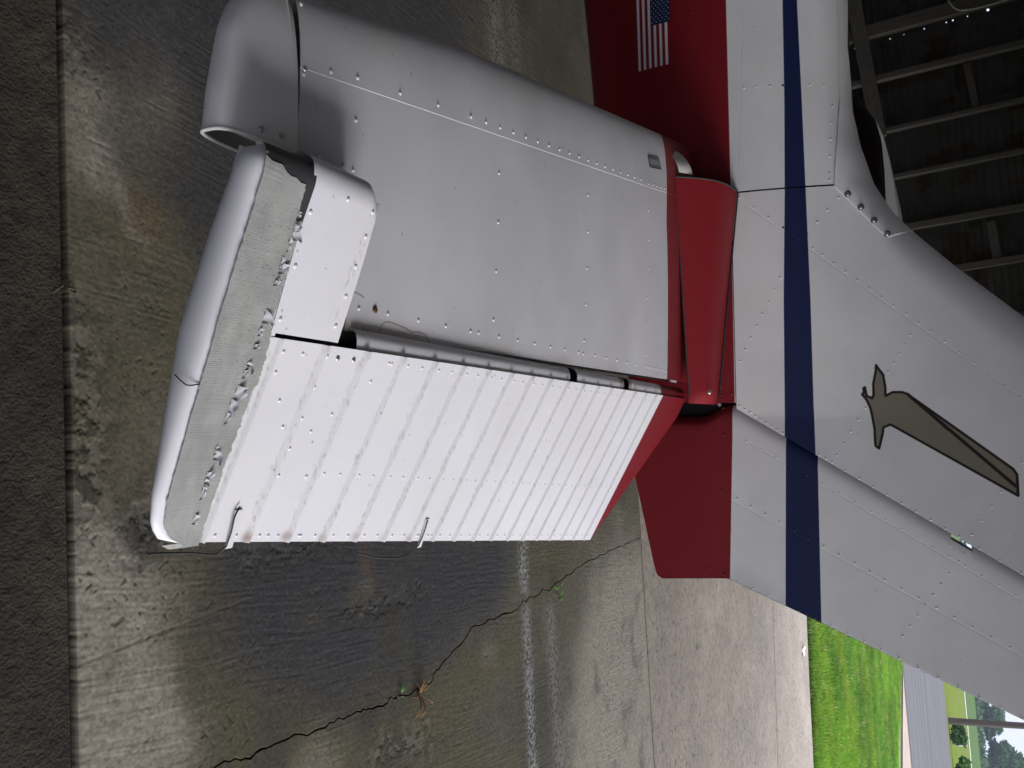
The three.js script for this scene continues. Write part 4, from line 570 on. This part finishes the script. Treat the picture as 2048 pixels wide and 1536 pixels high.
tuft('dry_grass_tuft', 'few dry grass stems at the joint of the dark slab', [-0.4, -0.004, -1.236], 3, 0.045, 0.9, lin(0.06, 0.06, 0.03));
{ const p = thing('paper_scrap', 'small white paper scrap lying near the lawn edge', 'litter', [2.44, 0.002, -10.28]); part('sheet', grid(3, 3, (i, j) => [0.03 * i - 0.04, 0.008 * Math.sin(i * 2 + j) + 0.008, 0.05 * j - 0.07]), std(lin(0.75, 0.75, 0.75), 0.8), p); }

// ---------------------------------------------------------------- far side of the taxiway
{
  const pole = thing('utility_pole', 'brown wooden utility pole standing beyond the taxiway', 'pole', [19.64, -0.05, -65.5]);
  part('shaft', new THREE.CylinderGeometry(0.17, 0.23, 11, 12).rotateZ(0.012).translate(0, 5.5, 0), std(0xffffff, 0.95, { map: woodMap, color: lin(0.6, 0.5, 0.5) }), pole);
  const arm = part('crossarm', box(2.2, 0.12, 0.1, 0, 10.4, 0.2), wood, pole); void arm;
  const box1 = thing('utility_box', 'grey utility box between the two bushes by the pole', 'utility box', [22.55, -0.05, -70]);
  part('cabinet', new RoundedBoxGeometry(0.32, 0.75, 0.3, 2, 0.02).translate(0, 0.6, 0), std(lin(0.5, 0.5, 0.52), 0.6), box1); part('post', box(0.1, 0.3, 0.1, 0, 0.12, 0), wood, box1);
}
function foliage(n, blobs, size, shade) {                // leaf clusters spread through lumpy volumes
  const pos = [], col = [], nor = [];
  for (let k = 0; k < n; k++) {
    const b = blobs[Math.floor(rnd() * blobs.length)], th = 6.2832 * rnd(), u = 2 * rnd() - 1, r = Math.pow(rnd(), 0.33), q = Math.sqrt(1 - u * u), c = [b[0] + b[3] * r * q * Math.cos(th), b[1] + b[4] * r * u, b[2] + b[3] * r * q * Math.sin(th)];
    const a = new THREE.Vector3(rnd() - 0.5, rnd() - 0.5, rnd() - 0.5).normalize(), d = new THREE.Vector3(rnd() - 0.5, rnd() - 0.5, rnd() - 0.5).cross(a).normalize(), s = size * (0.6 + 0.8 * rnd()), nn = a.clone().cross(d), t = 0.7 + 0.6 * rnd();
    for (const [x, y] of [[-0.5, 0], [0.5, 0.1], [0.1, 1]]) { pos.push(c[0] + s * (a.x * x + d.x * y), c[1] + s * (a.y * x + d.y * y), c[2] + s * (a.z * x + d.z * y)); nor.push(nn.x, nn.y, nn.z); col.push(shade[0] * t, shade[1] * t, shade[2] * t); }
  }
  const g = new THREE.BufferGeometry(); g.setAttribute('position', new THREE.Float32BufferAttribute(pos, 3)); g.setAttribute('normal', new THREE.Float32BufferAttribute(nor, 3)); g.setAttribute('color', new THREE.Float32BufferAttribute(col, 3)); return g;
}
const leafMat = matte(null, { vertexColors: true }), bark = std(lin(0.06, 0.05, 0.04), 0.95);
function tree(name, label, at, h, w, n, shade, leafSize, set) {
  const t = thing(name, label, set ? 'bush' : 'tree', at), blobs = [], m = set ? 7 : 14;
  for (let k = 0; k < m; k++) { const a = 6.28 * rnd(), r = 0.32 * w * Math.sqrt(rnd()), y = h * (set ? 0.25 + 0.5 * rnd() : 0.28 + 0.55 * rnd()); blobs.push([r * Math.cos(a) * (1.25 - y / h), y, r * Math.sin(a), w * (0.16 + 0.12 * rnd()), h * (0.11 + 0.09 * rnd())]); }
  part('crown', foliage(n, blobs, leafSize, shade), leafMat, t);
  const limbs = [new THREE.CylinderGeometry(0.012 * h, 0.025 * h, 0.5 * h, 8).translate(0, 0.25 * h, 0)]; for (let k = 0; k < 5; k++) { const b = blobs[k]; limbs.push(new THREE.TubeGeometry(new THREE.LineCurve3(new THREE.Vector3(0, 0.22 * h, 0), new THREE.Vector3(b[0], b[1], b[2])), 3, 0.008 * h, 5)); }
  part('trunk', mergeGeometries(limbs.map((g) => g.toNonIndexed())), bark, t);
}
tree('oak_tree', 'large dark green tree behind the utility pole', [99, 1.4, -290], 11.5, 17, 9000, [0.045, 0.1, 0.035], 0.85);
tree('oak_tree', 'tall tree half hidden behind the rudder edge', [87, 1.4, -296], 8, 14, 6000, [0.05, 0.11, 0.04], 0.85);
tree('oak_tree', 'hazy far tree right of the utility pole, lower than its neighbours', [150, 2.2, -420], 9.5, 15, 4500, [0.055, 0.1, 0.05], 1.0);
tree('oak_tree', 'rounded green tree at the lower right corner of the photo', [127, 1.5, -292], 10.5, 17, 9000, [0.06, 0.125, 0.045], 0.85);
tree('oak_tree', 'broad tree farther along the field edge', [145, 1.5, -295], 11, 18, 6000, [0.05, 0.11, 0.04], 0.9);
{ const g = []; for (let k = 0; k < 60; k++) g.push([(k - 18) * 7 + 60, 0.6 + 0.7 * rnd(), 4 * rnd(), 4 + 2 * rnd(), 1.1 + 0.7 * rnd()]); const h = part('hedgerow', foliage(16000, g, 0.8, [0.05, 0.105, 0.04]), leafMat); h.position.set(0, 1.3, -282); h.userData = { label: 'low dark hedgerow along the far field edge', category: 'hedgerow', kind: 'stuff' }; }
tree('bush', 'dark green bush at the foot of the utility pole', [20.9, -0.05, -66.5], 1.25, 2.1, 2600, [0.045, 0.105, 0.03], 0.2, true);
tree('bush', 'bright green bush at the frame edge, right of the utility box', [23.6, -0.05, -67.5], 1.35, 2.3, 2600, [0.06, 0.15, 0.03], 0.2, true);

scene.traverse((o) => { if (o.isMesh) o.castShadow = o.receiveShadow = true; });
renderer.render(scene, camera);
